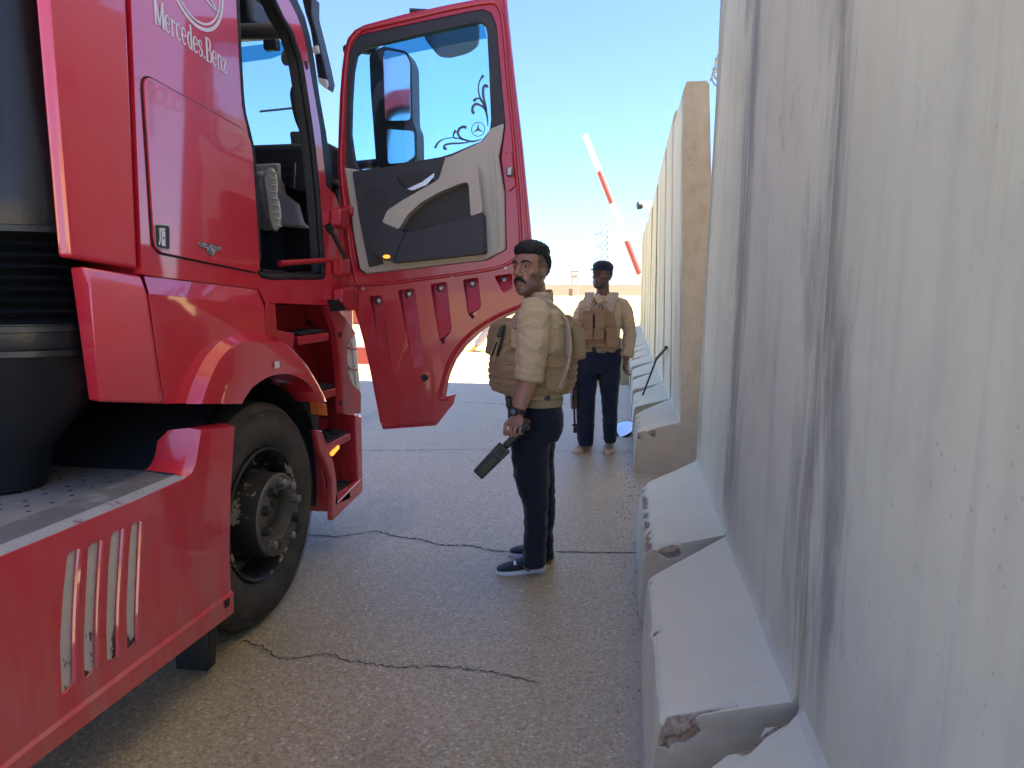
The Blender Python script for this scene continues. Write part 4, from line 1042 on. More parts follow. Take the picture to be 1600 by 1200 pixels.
mb = MB(); mb.tube(smoothpoly([(-2.12, 1.80, 2.4), (-2.15, 1.78, 1.9), (-2.22, 1.72, 1.45), (-2.12, 1.62, 1.15), (-2.0, 1.6, .9)], 5, False), .014, 8); mb.build('cable', M['seal'], truck)
mb = MB(); mb.bounds((-2.06, 2.02, 1.95), (-1.74, 2.13, 2.02)); mb.build('duct_bracket', M['dark'], truck, .006)
mb = MB(); mb.tube([(-2.2, 1.6, .92), (-2.2, 1.75, 1.12), (-2.3, 1.9, 1.2), (-2.6, 2.0, 1.15)], .035, 10); mb.tube([(-2.3, 1.3, .9), (-2.32, 1.6, 1.0), (-2.5, 1.95, 1.05)], .028, 10); mb.build('hose', M['black'], truck)

# ---- mirrors on the far side of the door (they hang on the cab's front corner)
YM = 4.42
hm = fillet([at_y(x, y, YM) for x, y in [(577, 86), (598, 72), (636, 80), (643, 98), (645, 190), (651, 203), (652, 247), (640, 259), (606, 264), (588, 260), (579, 140)]], .02, 3)
mb = MB(); mb.prism(hm, (0, .16, 0)); mh = mb.build('mirror_housing', M['black'], truck, .02, 3)
for poly in ([(601, 92), (603, 79), (634, 84), (641, 98), (643.5, 190), (607, 192.5)], [(606, 203), (647, 205), (649.5, 245), (637, 255), (610, 258)]):
    mb = MB(); PP = [at_y(x, y, YM - .002) for x, y in poly]; c0 = sum(PP, Vector()) / len(PP)
    PP = [Vector((v.x, v.y - .02 + (v.x - c0.x) * .15 + (v.z - c0.z) * .10, v.z)) for v in PP]
    mb.prism(fillet(PP, .02, 4), (0, -.004, 0)); mg = mb.build('mirror_glass', M['mirror'], mh)
mb = MB(); mb.tube([at_y(590, 80, YM + .1), at_y(560, 76, YM + .1), at_y(540, 78, YM + .02)], .03, 8); mb.build('mirror_arm', M['black'], mh)
mb = MB(); mb.tube([at_y(590, 255, YM + .1), at_y(560, 258, YM + .1), at_y(540, 260, YM + .02)], .03, 8); mb.build('mirror_arm', M['black'], mh)
rm = fillet([at_y(x, y, 4.38) for x, y in [(660, 40), (664, 62), (683, 85), (700, 87), (730, 79), (746, 67), (747, 34), (700, 30)]], .03, 4)
mb = MB(); mb.prism(rm, (0, .05, 0)); rmo = mb.build('kerb_mirror', M['liner'], truck, .02, 3)
mb = MB(); mb.prism([at_y(x, y, 4.37) for x, y in [(661, 42), (665, 62), (683, 84), (680, 44)]], (0, -.02, 0)); mb.build('kerb_mirror_side', M['dark'], rmo, .006)
mb = MB(); mb.tube([at_y(700, 32, 4.41), at_y(680, 20, 4.40), at_y(640, 18, 4.36)], .02, 8); mb.build('kerb_mirror_arm', M['black'], rmo)

# ---- the open door (its inner face looks at the viewer)
YD = 3.86
door = thing('door', None, None, (-1.6, YD + .03, 1.6)); attach(door, truck)
def D(pts, dy=0.0): return [at_y(x, y, YD + dy) for x, y in pts]
frame = [(527.5, 259), (529, 200), (531, 150), (534, 110), (538, 79), (543, 60), (554, 47), (569, 39), (632, 22), (707, 6), (760, -4), (784, -9), (791, -4), (795, 37), (805, 131), (816, 225), (827, 337), (832, 392), (836, 440), (836, 474),
         (806, 489), (780, 500), (752, 518), (728, 540), (712, 562), (702, 585), (697, 604), (694, 620), (711, 616), (707, 632), (680, 665), (640, 668), (598, 671), (590, 640), (577, 565), (566, 515), (556, 488), (549, 470), (543, 430), (537, 370), (531, 300)]
win = [(542, 120), (546, 82), (553, 64), (563, 54), (640, 37), (726, 19), (755, 14), (768, 20), (776, 40), (783, 120), (790, 195), (784, 245), (790, 300), (792, 390), (762, 407), (572, 429), (559, 421), (548, 350), (540, 262), (540, 190)]
gls = [(548, 210), (549, 160), (552, 112), (557, 86), (565, 78), (580, 72.5), (660, 54), (737, 37.5), (751, 35), (758, 40), (761, 52), (764, 110), (767, 187), (765, 203), (752, 220), (705, 240), (632, 261), (569, 266), (558, 262), (553, 245)]
ribs = [[(577, 462), (596, 460), (606, 578), (592, 572)], [(622, 453), (646, 450), (664, 560), (645, 575)], [(672, 443), (696, 440), (706, 490), (694, 538), (684, 520)], [(723, 437), (746, 434), (750, 474), (738, 492), (732, 480)], [(772, 430), (800, 426), (800, 448), (786, 456)]]
ribs = [[(576, 463), (597, 461), (612, 575), (598, 578)], [(621, 453), (648, 450), (664, 572), (645, 576)], [(672, 444), (698, 440), (706, 515), (692, 541), (686, 530)], [(723, 437), (747, 433), (752, 478), (738, 500), (731, 490)], [(772, 431), (800, 427), (801, 450), (786, 458)]]
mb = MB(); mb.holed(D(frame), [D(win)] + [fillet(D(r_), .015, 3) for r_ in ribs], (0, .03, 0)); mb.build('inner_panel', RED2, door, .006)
for r_ in ribs:   # pressed channels: tilted floor that meets the panel at its lower end
    q = D(r_); top = [p + Vector((0, .054, 0)) for p in q[:2]]; bot = [p + Vector((0, .006, 0)) for p in q[2:]]
    c = sum(q, Vector()) / len(q); Q = [c + (p - c) * 1.05 for p in top + bot]
    mb = MB(); mb.prism([Q[0], Q[1], Q[2], Q[-1]], (0, .006, 0)); pc = mb.build('pressed_channel', RED2, door)
    t = (q[0] + q[1]) / 2 + Vector((0, .044, -.030)); mb = MB(); mb.lathe([(0, .022), (-.006, .022), (-.012, .012), (-.013, .001)], t, (0, 1, 0), 12); mb.build('bolt', M['nut'], pc, 0)
skin_out = [(x + (2 if x < 700 else -1), y) for x, y in frame if True]
mb = MB(); mb.holed(D(skin_out, .062), [D(gls, .062)], (0, .022, 0)); mb.build('outer_panel', RED, door, .008)
bead = D([(533, 262), (535, 200), (538, 130), (543, 84), (550, 62), (562, 49), (575, 44), (640, 29), (710, 13), (765, 4), (779, 12), (786, 40), (794, 131), (803, 225), (812, 337), (812, 392), (800, 408), (770, 420), (690, 432), (575, 445), (556, 432), (545, 370)], -.003)
mb = MB(); sp_ = smoothpoly(bead, 4); mb.tube(sp_ + [sp_[0]], .010, 8, 0, False); mb.build('frame_bead', RED2, door, 0, 2, 60)
b2 = D([(788, -2), (797, 80), (808, 190), (818, 300), (824, 380)], -.004); mb = MB(); mb.tube(b2, .008, 6); mb.build('edge_seal', RED2, door)
wa = D([(828, 472), (804, 482), (778, 493), (748, 511), (722, 534), (706, 557), (696, 580), (690, 604), (687, 622), (700, 622)], -.004); mb = MB(); mb.tube(smoothpoly(wa, 3, False), .011, 8); mb.build('arch_flange', RED2, door)
b3 = D([(556, 486), (566, 520), (577, 565), (592, 640), (600, 664), (640, 662), (678, 658)], -.003); mb = MB(); mb.tube(smoothpoly(b3, 3, False), .006, 6); mb.build('lower_flange', RED2, door)
for p_ in ((567, 451), (640, 438), (707, 431), (790, 418)):
    mb = MB(); mb.lathe([(0, .012), (-.005, .011), (-.006, .001)], at_y(*p_, YD), (0, 1, 0), 12); mb.build('clip', M['nut'], door)
mb = MB(); mb.lathe([(0, .020), (-.015, .020), (-.02, .012), (-.04, .010), (-.041, .001)], at_y(664, 590, YD), (0, 1, 0), 12); mb.build('stop_bolt', M['nutdark'], door)
lt = at_y(797, 269, YD - .02); mb = MB(); mb.box(lt, (.035, .05, .05)); mb.build('door_lock', M['nut'], door, .008)
mb = MB(); mb.prism(D([(789, 240), (800, 238), (806, 290), (796, 300), (790, 292)], -.002), (0, -.012, 0)); mb.build('lock_plate', RED2, door, .004)
for i, (x, y) in enumerate(((540, 330), (548, 455))):
    mb = MB(); mb.box(at_y(x, y, YD - .005), (.10, .05, .05)); mb.build('hinge_leaf', RED2, door, .008)
# window frame, glass
dfr = [(537, 259), (538, 190), (541, 110), (545, 82), (552, 62), (563, 54), (640, 37), (726, 19), (757, 14), (769, 21), (777, 45), (783, 120), (788, 191), (767, 200), (755, 218), (705, 243), (632, 262), (569, 268)]
mb = MB(); mb.holed(D([(537, 300)] + dfr[:12] + [(790, 191), (779, 244), (700, 300)], .004), [D(gls, .004)], (0, .035, 0)); mb.build('window_frame', M['dark'], door, .006)
mb = MB(); mb.prism(D([(x, y) for x, y in gls], .026), (0, .005, 0)); dg_ = mb.build('window_glass', M['glass'], door, 0, 2, 0)
mb = MB(); mb.prism(D([(599, 64), (660, 52), (738, 36), (757, 40), (761, 60), (700, 71), (646, 82), (600, 93)], .022), (0, .002, 0)); mb.build('sun_band', M['bandglass'], door, 0, 2, 0)
# printed scrolls and ring on the glass
def scr(pts, wd):
    mb = MB(); ribbon(mb, [at_y(560 + x / 5.22, 40 + y / 5.22, YD + .022) for x, y in pts], [q * .0036 for q in wd], (0, -1, 0), .0008, 0, 5); return mb
for pts, wd in ([[(625, 1000), (650, 955), (700, 925), (780, 915), (860, 930), (930, 945), (1010, 925)], [4, 3, 1.5, 1.5, 2.5, 3, 1]], [[(720, 1005), (700, 1000), (705, 975), (760, 962), (850, 958), (940, 942)], [5, 4, 3, 3, 2.5, 1]],
                [[(880, 835), (860, 825), (825, 840), (812, 880), (840, 920), (900, 940)], [5, 4, 4, 4, 3, 1]], [[(795, 855), (778, 880), (776, 910), (800, 925)], [5, 3, 2, 1]],
                [[(1020, 405), (990, 450), (978, 510), (990, 580), (1025, 650), (1050, 740), (1056, 820)], [5, 2, 2, 2.5, 4, 3, 1]], [[(1052, 505), (1040, 487), (1020, 505), (1018, 570), (1035, 640), (1050, 700)], [5, 4, 4, 4, 3, 1]],
                [[(945, 715), (930, 700), (935, 660), (965, 640), (1010, 660), (1042, 700)], [5, 4, 4, 4, 3, 1]], [[(940, 620), (955, 600), (985, 595), (1010, 630)], [5, 4, 2, 1]]):
    scr(pts, wd).build('scroll_decal', M['tint'], dg_, 0, 2, 0)
mb = MB(); cD = at_y(747, 202, YD + .022); rD = .037
ribbon(mb, [cD + Vector((rD * math.cos(t), 0, rD * math.sin(t))) for t in [2 * math.pi * i / 40 for i in range(41)]], .004, (0, -1, 0), .0008, 0, 1)
for k_ in range(3):
    a_ = math.pi / 2 + k_ * 2 * math.pi / 3; mb.prism([cD + Vector((rD * .95 * math.cos(a_), -.0002, rD * .95 * math.sin(a_))), cD + Vector((.007 * math.cos(a_ + 1.05), -.0002, .007 * math.sin(a_ + 1.05))), cD + Vector((0, -.0002, 0)), cD + Vector((.007 * math.cos(a_ - 1.05), -.0002, .007 * math.sin(a_ - 1.05)))], (0, -.0008, 0))
mb.build('ring_decal', M['tint'], dg_, 0, 2, 0)
# trim panel and its fittings
trm = [(537, 261), (569, 267), (632, 262), (705, 243), (753, 220), (767, 200), (788, 192), (784, 220), (779, 244), (783, 270), (788, 300), (790, 390), (760, 406), (660, 418), (573, 428), (561, 420), (552, 370), (543, 300)]
mb = MB(); mb.prism(D(trm, -.006), (0, .028, 0)); mb.build('trim_panel', M['beige'], door, .012, 3)
mb = MB(); mb.prism(fillet(D([(552, 269), (696, 245), (686, 278), (668, 294), (612, 330), (592, 392), (600, 412), (578, 418), (562, 338)], -.008), .012, 3), (0, -.016, 0)); sp2 = mb.build('speaker_panel', M['dark'], door, .008, 3)
cS = at_y(587, 311, YD - .024); mb = MB()
for r0 in (.072, .055, .038, .021): mb.lathe([(0, r0), (-.003, r0 - .002), (-.003, r0 - .006), (0, r0 - .008)], cS, (0, 1, 0), 32)
tag(mb.build('speaker_grille', M['dark'], sp2.parent, 0, 2, 50), kind='stuff')
arm = [(604, 349), (612, 331), (636, 315), (664, 299), (705, 276), (745, 259), (751, 268), (758, 334), (740, 340), (737, 292), (734, 288), (724, 290), (690, 304), (664, 319), (643, 338), (629, 361)]
mb = MB(); mb.prism(fillet(D(arm, -.010), .012, 3), (0, -.075, 0)); mb.build('armrest', M['beige'], door, .014, 3)
mb = MB(); mb.prism(D([(737, 289), (740, 340), (700, 352), (640, 367), (628, 358), (642, 338), (664, 318), (690, 303), (724, 289)], -.008), (0, -.004, 0)); mb.build('armrest_recess', M['black'], door, .002)
mb = MB(); mb.prism(fillet(D([(638, 366), (700, 351), (759, 335), (762, 397), (690, 405), (620, 412)], -.010), .014, 4), (0, -.085, 0)); mb.build('door_pocket', M['dark'], door, .014, 3)
mb = MB(); mb.prism(fillet(D([(604, 349), (641, 365), (622, 410), (605, 406), (588, 391)], -.010), .018, 4), (0, -.095, 0)); mb.build('pull_grip', M['dark'], door, .018, 3)
p = at_y(604, 401, YD - .107); mb = MB(); mb.sphere(p, (.022, .006, .011), 12, 8); mb.build('reading_lamp', M['orange'], door)
mb = MB(); mb.prism(D([(619, 275), (678, 268), (676, 284), (640, 299), (628, 290)], -.022), (0, -.006, 0)); mb.build('handle_cup', M['black'], door, .003)
mb = MB(); mb.prism(D([(661, 283), (679, 270), (678, 279), (662, 287)], -.028), (0, -.003, 0)); mb.prism(D([(637, 296), (663, 284), (678, 278), (668, 290), (645, 299)], -.028), (0, -.02, 0)); mb.build('door_handle', M['bright'], door, .005)
for x0, y0, x1, y1 in ((772, 236, 779, 384), (764, 240, 770, 330)):
    mb = MB(); mb.tube(D([(x0, y0), (x1, y1)], -.007), .006, 6); mb.build('trim_rib', M['beige'], door)
# ================================================================== PEOPLE
class Fig:
    """measures one standing figure: base on the ground, facing direction given against the viewer's line"""
    def __init__(s, base, turn):
        s.b = Vector((base[0], base[1], 0)); t = Vector((-base[0], -base[1], 0)).normalized(); s.t = t
        s.r = Vector((-t.y, t.x, 0))                                        # image right
        if s.r.dot(_rt) < 0: s.r = -s.r
        a = R(turn); s.f = (t * math.cos(a) - s.r * math.sin(a)).normalized()   # turn: degrees from facing the viewer towards image left
        s.l = Vector((-s.f.y, s.f.x, 0)); s.th = a
    def p(s, x, y, d=0.0): return at_d(x, y, s.b, d)
    def ring(s, x0, x1, y, d=0.0, depth=.1, n=28, p=2.3, tilt=0.0):
        """ring whose outline spans x0..x1 in the photo, half depth given"""
        a, b = s.p(x0, y, d), s.p(x1, y, d); c = (a + b) / 2; hw_ = (b - a).length / 2
        out = []
        for i in range(n):
            q = 2 * math.pi * i / n; cs, sn = math.cos(q), math.sin(q)
            out.append(c + s.r * (hw_ * math.copysign(abs(cs) ** (2 / p), cs)) + s.t * (depth * math.copysign(abs(sn) ** (2 / p), sn)) + Vector((0, 0, tilt * cs)))
        return out
    def body_ring(s, x0, x1, y, lat, d=0.0, n=32, p=2.4, grow=0.0):
        a, b = s.p(x0, y, d), s.p(x1, y, d); c = (a + b) / 2; w_ = (b - a).length / 2
        sb, cb = abs(math.cos(s.th)), abs(math.sin(s.th))        # share of lateral / forward axis seen across
        fa = math.sqrt(max(.0016, w_ * w_ - (lat * sb) ** 2)) / max(cb, .25)
        out = []
        for i in range(n):
            q = 2 * math.pi * i / n; cs, sn = math.cos(q), math.sin(q)
            out.append(c + s.f * ((fa + grow) * math.copysign(abs(cs) ** (2 / p), cs)) + s.l * ((lat + grow) * math.copysign(abs(sn) ** (2 / p), sn)))
        return out
def wrinkle(amp, sc, seed, extra=None):
    def f(co):
        q = co * sc + Vector((seed, seed * 2, 0)); n = noise.noise(q) + .5 * noise.noise(q * 2.3)
        rdg = 1 - abs(noise.noise(Vector((co.x * sc * .7, co.y * sc * .7, co.z * sc * 1.6 + seed)))) * 2.2
        return amp * (n * .7 + max(0, rdg) * .6)
    return f
def head(fig, c, yaw, pitch, mbs, scale=1.0, hair='short', roll=0):
    """adds a modelled head to the skin builder; returns the head frame"""
    a = R(yaw); hf = (fig.t * math.cos(a) - fig.r * math.sin(a)).normalized(); hl = Vector((-hf.y, hf.x, 0)); up = Vector((0, 0, 1))
    hf2 = hf * math.cos(R(pitch)) + up * math.sin(R(pitch)); up2 = up * math.cos(R(pitch)) - hf * math.sin(R(pitch))
    def H(x, y, z): return c + (hf2 * x + hl * y + up2 * z) * scale
    def ringh(z, xf, xb, w_, g=0.0, n=28, front_p=2.0):
        cx, hx = (xf + xb) / 2, (xf - xb) / 2 + g; out = []
        for i in range(n):
            q = 2 * math.pi * i / n; cs, sn = math.cos(q), math.sin(q)
            out.append(H(cx + hx * math.copysign(abs(cs) ** .92, cs), (w_ + g) * math.copysign(abs(sn) ** .86, sn), z))
        return out
    RG = [(-.120, .070, .026, .016), (-.112, .085, .008, .034), (-.098, .092, -.015, .046), (-.080, .091, -.042, .056), (-.056, .090, -.062, .062), (-.030, .088, -.080, .066), (0, .085, -.092, .070), (.025, .084, -.099, .072), (.045, .091, -.103, .074), (.075, .086, -.103, .075), (.100, .066, -.094, .067), (.118, .036, -.068, .049), (.126, .010, -.040, .024)]
    mbs.loft([ringh(*q) for q in RG])
    mbs.tube([H(.086, 0, .040), H(.097, 0, .018), H(.112, 0, -.010), H(.113, 0, -.020)], [.008 * scale, .010 * scale, .014 * scale, .010 * scale], 10)
    for s_ in (-1, 1):
        mbs.sphere(H(.098, .014 * s_, -.020), .0115 * scale, 10, 6)
        mbs.tube([H(.088, .008 * s_, .043), H(.086, .032 * s_, .046), H(.070, .056 * s_, .036)], [.007 * scale, .009 * scale, .006 * scale], 8)
        mbs.sphere(H(.056, .040 * s_, -.010), (.026 * scale, .026 * scale, .022 * scale), 10, 8)
        mbs.sphere(H(.046, .040 * s_, -.062), (.026 * scale,) * 3, 10, 8)
        e = [H(.006, .074 * s_, .030), H(-.020, .080 * s_, .034), H(-.026, .080 * s_, .006), H(-.008, .076 * s_, -.026), H(.004, .073 * s_, -.022)]
        mbs.tube(e, [.007 * scale, .009 * scale, .009 * scale, .008 * scale, .005 * scale], 8); mbs.sphere(H(-.008, .073 * s_, .004), (.014 * scale, .010 * scale, .020 * scale), 8, 6)
    mbs.sphere(H(.088, 0, -.052), (.012 * scale, .022 * scale, .009 * scale), 10, 6); mbs.sphere(H(.087, 0, -.066), (.012 * scale, .020 * scale, .009 * scale), 10, 6)
    mbs.sphere(H(.080, 0, -.100), .021 * scale, 10, 8)
    return H, ringh, RG
def face_parts(H, parent, scale=1.0, brow=True, moustache=True, lips=True):
    for s_ in (-1, 1):
        mb = MB(); mb.sphere(H(.0725, .033 * s_, .022), .0120 * scale, 14, 10); e = mb.build('eye', M['eye'], parent, 0, 2, 80)
        mb = MB(); mb.sphere(H(.0805, .0335 * s_, .0215), (.0062 * scale, .0062 * scale, .0062 * scale), 10, 8); mb.build('iris', M['iris'], e, 0, 2, 80)
        mb = MB(); mb.tube([H(.080, .017 * s_, .027), H(.0875, .028 * s_, .033), H(.085, .041 * s_, .030), H(.074, .050 * s_, .022)], [.003 * scale, .0045 * scale, .0045 * scale, .003 * scale], 8); mb.build('eyelid', M['skin1'] if scale > .99 else M['skin2'], parent, 0, 2, 80)
        mb = MB(); mb.tube([H(.078, .018 * s_, .016), H(.0845, .030 * s_, .0125), H(.081, .042 * s_, .0145), H(.072, .050 * s_, .020)], [.003 * scale, .004 * scale, .004 * scale, .003 * scale], 8); mb.build('lower_eyelid', M['skin1'] if scale > .99 else M['skin2'], parent, 0, 2, 80)
        if brow:
            mb = MB(); mb.tube([H(.0935, .013 * s_, .043), H(.095, .028 * s_, .050), H(.086, .047 * s_, .049), H(.073, .060 * s_, .040)], [.0045 * scale, .0055 * scale, .0045 * scale, .002 * scale], 8, 0, True, .6); mb.build('eyebrow', M['hair'], parent, 0, 2, 80)
    if moustache:
        mb = MB()
        for s_ in (-1, 1): mb.tube([H(.106, 0, -.036), H(.104, .014 * s_, -.039), H(.096, .027 * s_, -.047), H(.086, .037 * s_, -.062)], [.0075 * scale, .0085 * scale, .007 * scale, .003 * scale], 8)
        remesh(mb, 'moustache', M['hair'], parent, .003, 2, lambda co: .0012 * noise.noise(co * 300))
def stubble(ob, H, jaw=True):
    c0, ex, ey, ez = H(0, 0, 0), H(1, 0, 0), H(0, 1, 0), H(0, 0, 1)
    ax, ay, az = (ex - c0), (ey - c0), (ez - c0); k = ax.length
    vals = []
    for v in ob.data.vertices:
        d = v.co - c0; x, y, z = d.dot(ax) / k / k, abs(d.dot(ay)) / k / k, d.dot(az) / k / k
        s_ = 0.0
        if abs(z) < .2 and x * x + y * y < .03:
            lim = -.048 - .0 + (.055 * max(0, min(1, (y - .03) / .035)))
            s_ = max(0, min(1, (lim - z) / .022)) * max(0, min(1, (x + .03) / .03)) * max(0, min(1, (z + .135) / .02))
            if z > -.085 and y < .024 and x > .06: s_ *= .35
        if abs(z) < .2 and z > -.03 and x < .045 and y > .03:            # close-cut hair that fades out above the ear
            s_ = max(s_, max(0, min(1, (z + .012 + .45 * max(0, -x)) / .045)) * max(0, min(1, (.036 - x) / .012)) * 1.25)
        vals.append(s_ * .85)
    at = ob.data.attributes.new('stubble', 'FLOAT', 'POINT'); at.data.foreach_set('value', vals)
def hand(mb, wrist, along, across, curl=(35, 45, 30), thumb=1, scale=1.0, thumb_in=.6):
    """palm and five separate jointed fingers; along = wrist to knuckles, across = towards the thumb side; fingers close towards n"""
    a = Vector(along).normalized(); c = Vector(across); c = (c - a * c.dot(a)).normalized(); n = a.cross(c) * thumb; S_ = scale
    W = Vector(wrist)
    def ringp(s_, w_, t_): 
        return [W + a * (s_ * S_) + c * (w_ * S_ * math.copysign(abs(math.cos(q)) ** .7, math.cos(q))) + n * (t_ * S_ * math.sin(q)) for q in [2 * math.pi * i / 14 for i in range(14)]]
    mb.loft([ringp(-.03, .027, .021), ringp(0, .028, .020), ringp(.03, .036, .019), ringp(.065, .041, .016), ringp(.092, .039, .013)])
    L = [(.030, .044, .027, .021, .0088), (.010, .049, .030, .022, .0092), (-.010, .045, .028, .021, .0088), (-.029, .035, .022, .019, .0078)]
    for i, (off, l1, l2, l3, r_) in enumerate(L):
        p0 = W + a * (.085 * S_ if i in (1, 2) else .080 * S_) + c * (off * S_); pts = [p0 - a * .02 * S_, p0]; ang = 0.0; d = a
        for ln, cu in zip((l1, l2, l3), curl):
            ang += R(cu + 4 * i); d = a * math.cos(ang) + n * math.sin(ang) + c * (.03 * (1.5 - i)); p0 = p0 + d * ln * S_; pts.append(p0)
        mb.tube(pts, [r_ * S_, r_ * 1.08 * S_, r_ * S_, r_ * .92 * S_, r_ * .72 * S_], 9)
    t0 = W + a * .022 * S_ + c * .026 * S_
    t1 = t0 + (a * .62 + c * .62 + n * .25).normalized() * .042 * S_
    t2 = t1 + (a * .80 + c * (.45 - thumb_in) + n * .45).normalized() * .034 * S_
    t3 = t2 + (a * .75 - c * thumb_in * .4 + n * .55).normalized() * .026 * S_
    mb.tube([t0 - a * .01, t0, t1, t2, t3], [.014 * S_, .0145 * S_, .0115 * S_, .0102 * S_, .0075 * S_], 9)
def shoe(fig, heel, toe, h, mat_u, mat_s, parent, name='shoe', boot=0.0, wid=.047, solez=.024):
    heel, toe = Vector(heel), Vector(toe); a = (toe - heel); L = a.length; a.normalize(); c = Vector((-a.y, a.x, 0))
    def rg(s_, w_, z0, z1, n=18, p=2.6):
        cz, hz = (z0 + z1) / 2, (z1 - z0) / 2
        return [heel + a * (s_ * L) + c * (w_ * math.copysign(abs(math.cos(q)) ** (2 / p), math.cos(q))) + Vector((0, 0, cz + hz * math.copysign(abs(math.sin(q)) ** (2 / p), math.sin(q)))) for q in [2 * math.pi * i / n for i in range(n)]]
    mb = MB(); zb = solez - .006
    mb.loft([rg(.02, wid * .45, zb, h * .55), rg(.06, wid * .72, zb, h * .8), rg(.16, wid * .80, zb, h), rg(.30, wid * .80, zb, h), rg(.42, wid * .82, zb, h * .82), rg(.55, wid * .94, zb, h * .66), rg(.70, wid, zb, h * .53), rg(.85, wid * .90, zb, h * .44), rg(.95, wid * .62, zb, h * .36), rg(.99, wid * .3, zb, h * .27)])
    if boot:
        c0 = heel + a * (.23 * L); mb.loft([[c0 + a * (.058 * math.cos(q)) + c * (.047 * math.sin(q)) + Vector((0, 0, z)) for q in [2 * math.pi * i / 16 for i in range(16)]] for z in (h * .5, h, h + boot * .5, h + boot)])
    u = remesh(mb, name, mat_u, parent, .006, 5, wrinkle(.0015, 40, 3))
    mb = MB()
    mb.loft([[heel + a * (s_ * L) + c * (w_ * wid * sg) + Vector((0, 0, 0)) for s_, w_, sg in OUT] , [heel + a * ((.5 + (s_ - .5) * 1.03) * L) + c * (w_ * wid * sg * 1.06) + Vector((0, 0, solez * .5)) for s_, w_, sg in OUT], [heel + a * ((.5 + (s_ - .5) * 1.0) * L) + c * (w_ * wid * sg * 1.02) + Vector((0, 0, solez + (.012 if s_ < .2 else 0))) for s_, w_, sg in OUT]])
    so = mb.build('sole', mat_s, u, .003)
    return u, heel, a, c, L
OUT = [(s_, w_, 1) for s_, w_ in ((.0, .3), (.03, .62), (.12, .80), (.3, .80), (.5, .86), (.66, 1.0), (.82, .96), (.93, .68), (.99, .3))]
OUT = OUT + [(s_, w_, -1) for s_, w_, _ in reversed(OUT)]

# ------------------------------------------------------------------ guard beside the truck
F1 = Fig((-.495, 3.60), 66)
man = thing('person', 'guard with black hair and moustache holding a black scanner, tan shirt, coyote vest', 'person', (F1.b.x, F1.b.y, 0))
P = F1.p
TORSO1 = [(797, 872, 650, .175), (796, 871, 634, .175), (791, 875, 620, .185), (786, 880, 600, .20), (785, 882, 575, .205), (787, 884, 550, .205), (791, 884, 525, .205), (797, 882, 505, .205), (806, 876, 488, .19), (817, 868, 476, .14), (824, 862, 467, .085), (826, 859, 458, .066)]
# body: one continuous skin from head to feet
mb = MB()
Hc = P(829.5, 424, 0)
H, ringh, RG = head(F1, Hc, 38, -1, mb, 1.03)
mb.tube([H(-.022, 0, -.06), H(-.034, 0, -.13), P(842, 476, 0)], [.060, .060, .07], 16)
mb.loft([F1.body_ring(x0 + 10, x1 - 10, y, la * .8) for x0, x1, y, la in TORSO1[:-2]])
LS, LE, LW = P(836, 490, .19), P(829, 585, .245), P(809, 645, .262)
for pts, rad in (([LS, (LS + LE) / 2, LE], [.060, .055, .046]), ([LE + (LE - LW) * .08, LE * .75 + LW * .25, LE * .45 + LW * .55, LW], [.047, .051, .043, .031])): mb.tube(pts, rad, 14)
al = (P(806, 684, .268) - LW); hand(mb, LW + al.normalized() * .012, al, -F1.r * .35 + F1.t * -.2 + F1.r * -.2, (70, 75, 45), -1, 1.02)
RS, RE, RW = P(842, 490, -.20), P(846, 585, -.23), P(838, 655, -.22)
mb.tube([RS, RE], [.058, .046], 12); mb.tube([RE, RW], [.047, .03], 12)
hand(mb, RW, Vector((0, 0, -1)) - F1.r * .2, F1.f, (30, 35, 20), 1, 1.0)
for d in (.09, -.09):
    xo = 0 if d > 0 else 10
    mb.tube([P(834 + xo, 650, d), P(832 + xo, 755, d), P(837 + xo * .6, 865, d)], [.085, .055, .04], 14)
    mb.tube([P(840 + xo, 870, d), P(820 + xo, 886, d)], [.04, .035], 10)
b_ = remesh(mb, 'body', M['skin1'], man, .0045, 4)
stubble(b_, H)
face_parts(H, man, 1.03)
# hair: short sides, fuller top
mb = MB()
def hr(z, xf, xb, w_, g): return ringh(z, xf, xb, w_, g)
mb.loft([hr(.056, .018, -.103, .0730, .0), hr(.070, .058, -.104, .0740, .002), hr(.084, .074, -.104, .0735, .005), hr(.102, .078, -.099, .069, .010), hr(.121, .070, -.086, .058, .016), hr(.139, .050, -.062, .042, .017), hr(.152, .026, -.036, .022, .010), hr(.156, .010, -.02, .010, .003)])
mb.loft([hr(-.045, -.060, -.074, .030, .001), hr(-.02, -.050, -.086, .050, .002), hr(.01, -.040, -.098, .066, .002), hr(.035, -.012, -.103, .0725, .003), hr(.06, .012, -.104, .0748, .004), hr(.075, .040, -.104, .0755, .006)])
remesh(mb, 'hair', M['hair'], man, .004, 3, lambda co: .0045 * noise.noise(co * 60) + .0035 * noise.noise(co * 170))
# shirt, collar, sleeves rolled to the elbow
mb = MB()
mb.loft([F1.body_ring(x0 + 2, x1 - 2, y, la - .004) for x0, x1, y, la in TORSO1[1:]])
mb.tube([P(836, 484, .12), P(834, 500, .20), P(832, 535, .232), P(829, 568, .247), P(826, 592, .252)], [.075, .083, .079, .074, .069], 18)
mb.tube([P(827, 580, .250), P(825, 594, .253)], [.076, .073], 18)
mb.tube([P(842, 488, -.12), P(843, 500, -.20), P(845, 560, -.235), P(846, 590, -.24)], [.07, .08, .072, .066], 16)
remesh(mb, 'shirt', M['shirt'], man, .006, 4, wrinkle(.010, 11, 5))
mb = MB(); ck = [F1.body_ring(819, 864, 469, .092), F1.body_ring(822, 863, 456, .084), F1.body_ring(824, 862, 452, .082), F1.body_ring(826, 859, 456, .07)]
def slant(r_): return [p - Vector((0, 0, .085)) * max(0, (p - r_[len(r_) // 2]).dot(F1.f)) / .17 for p in r_]
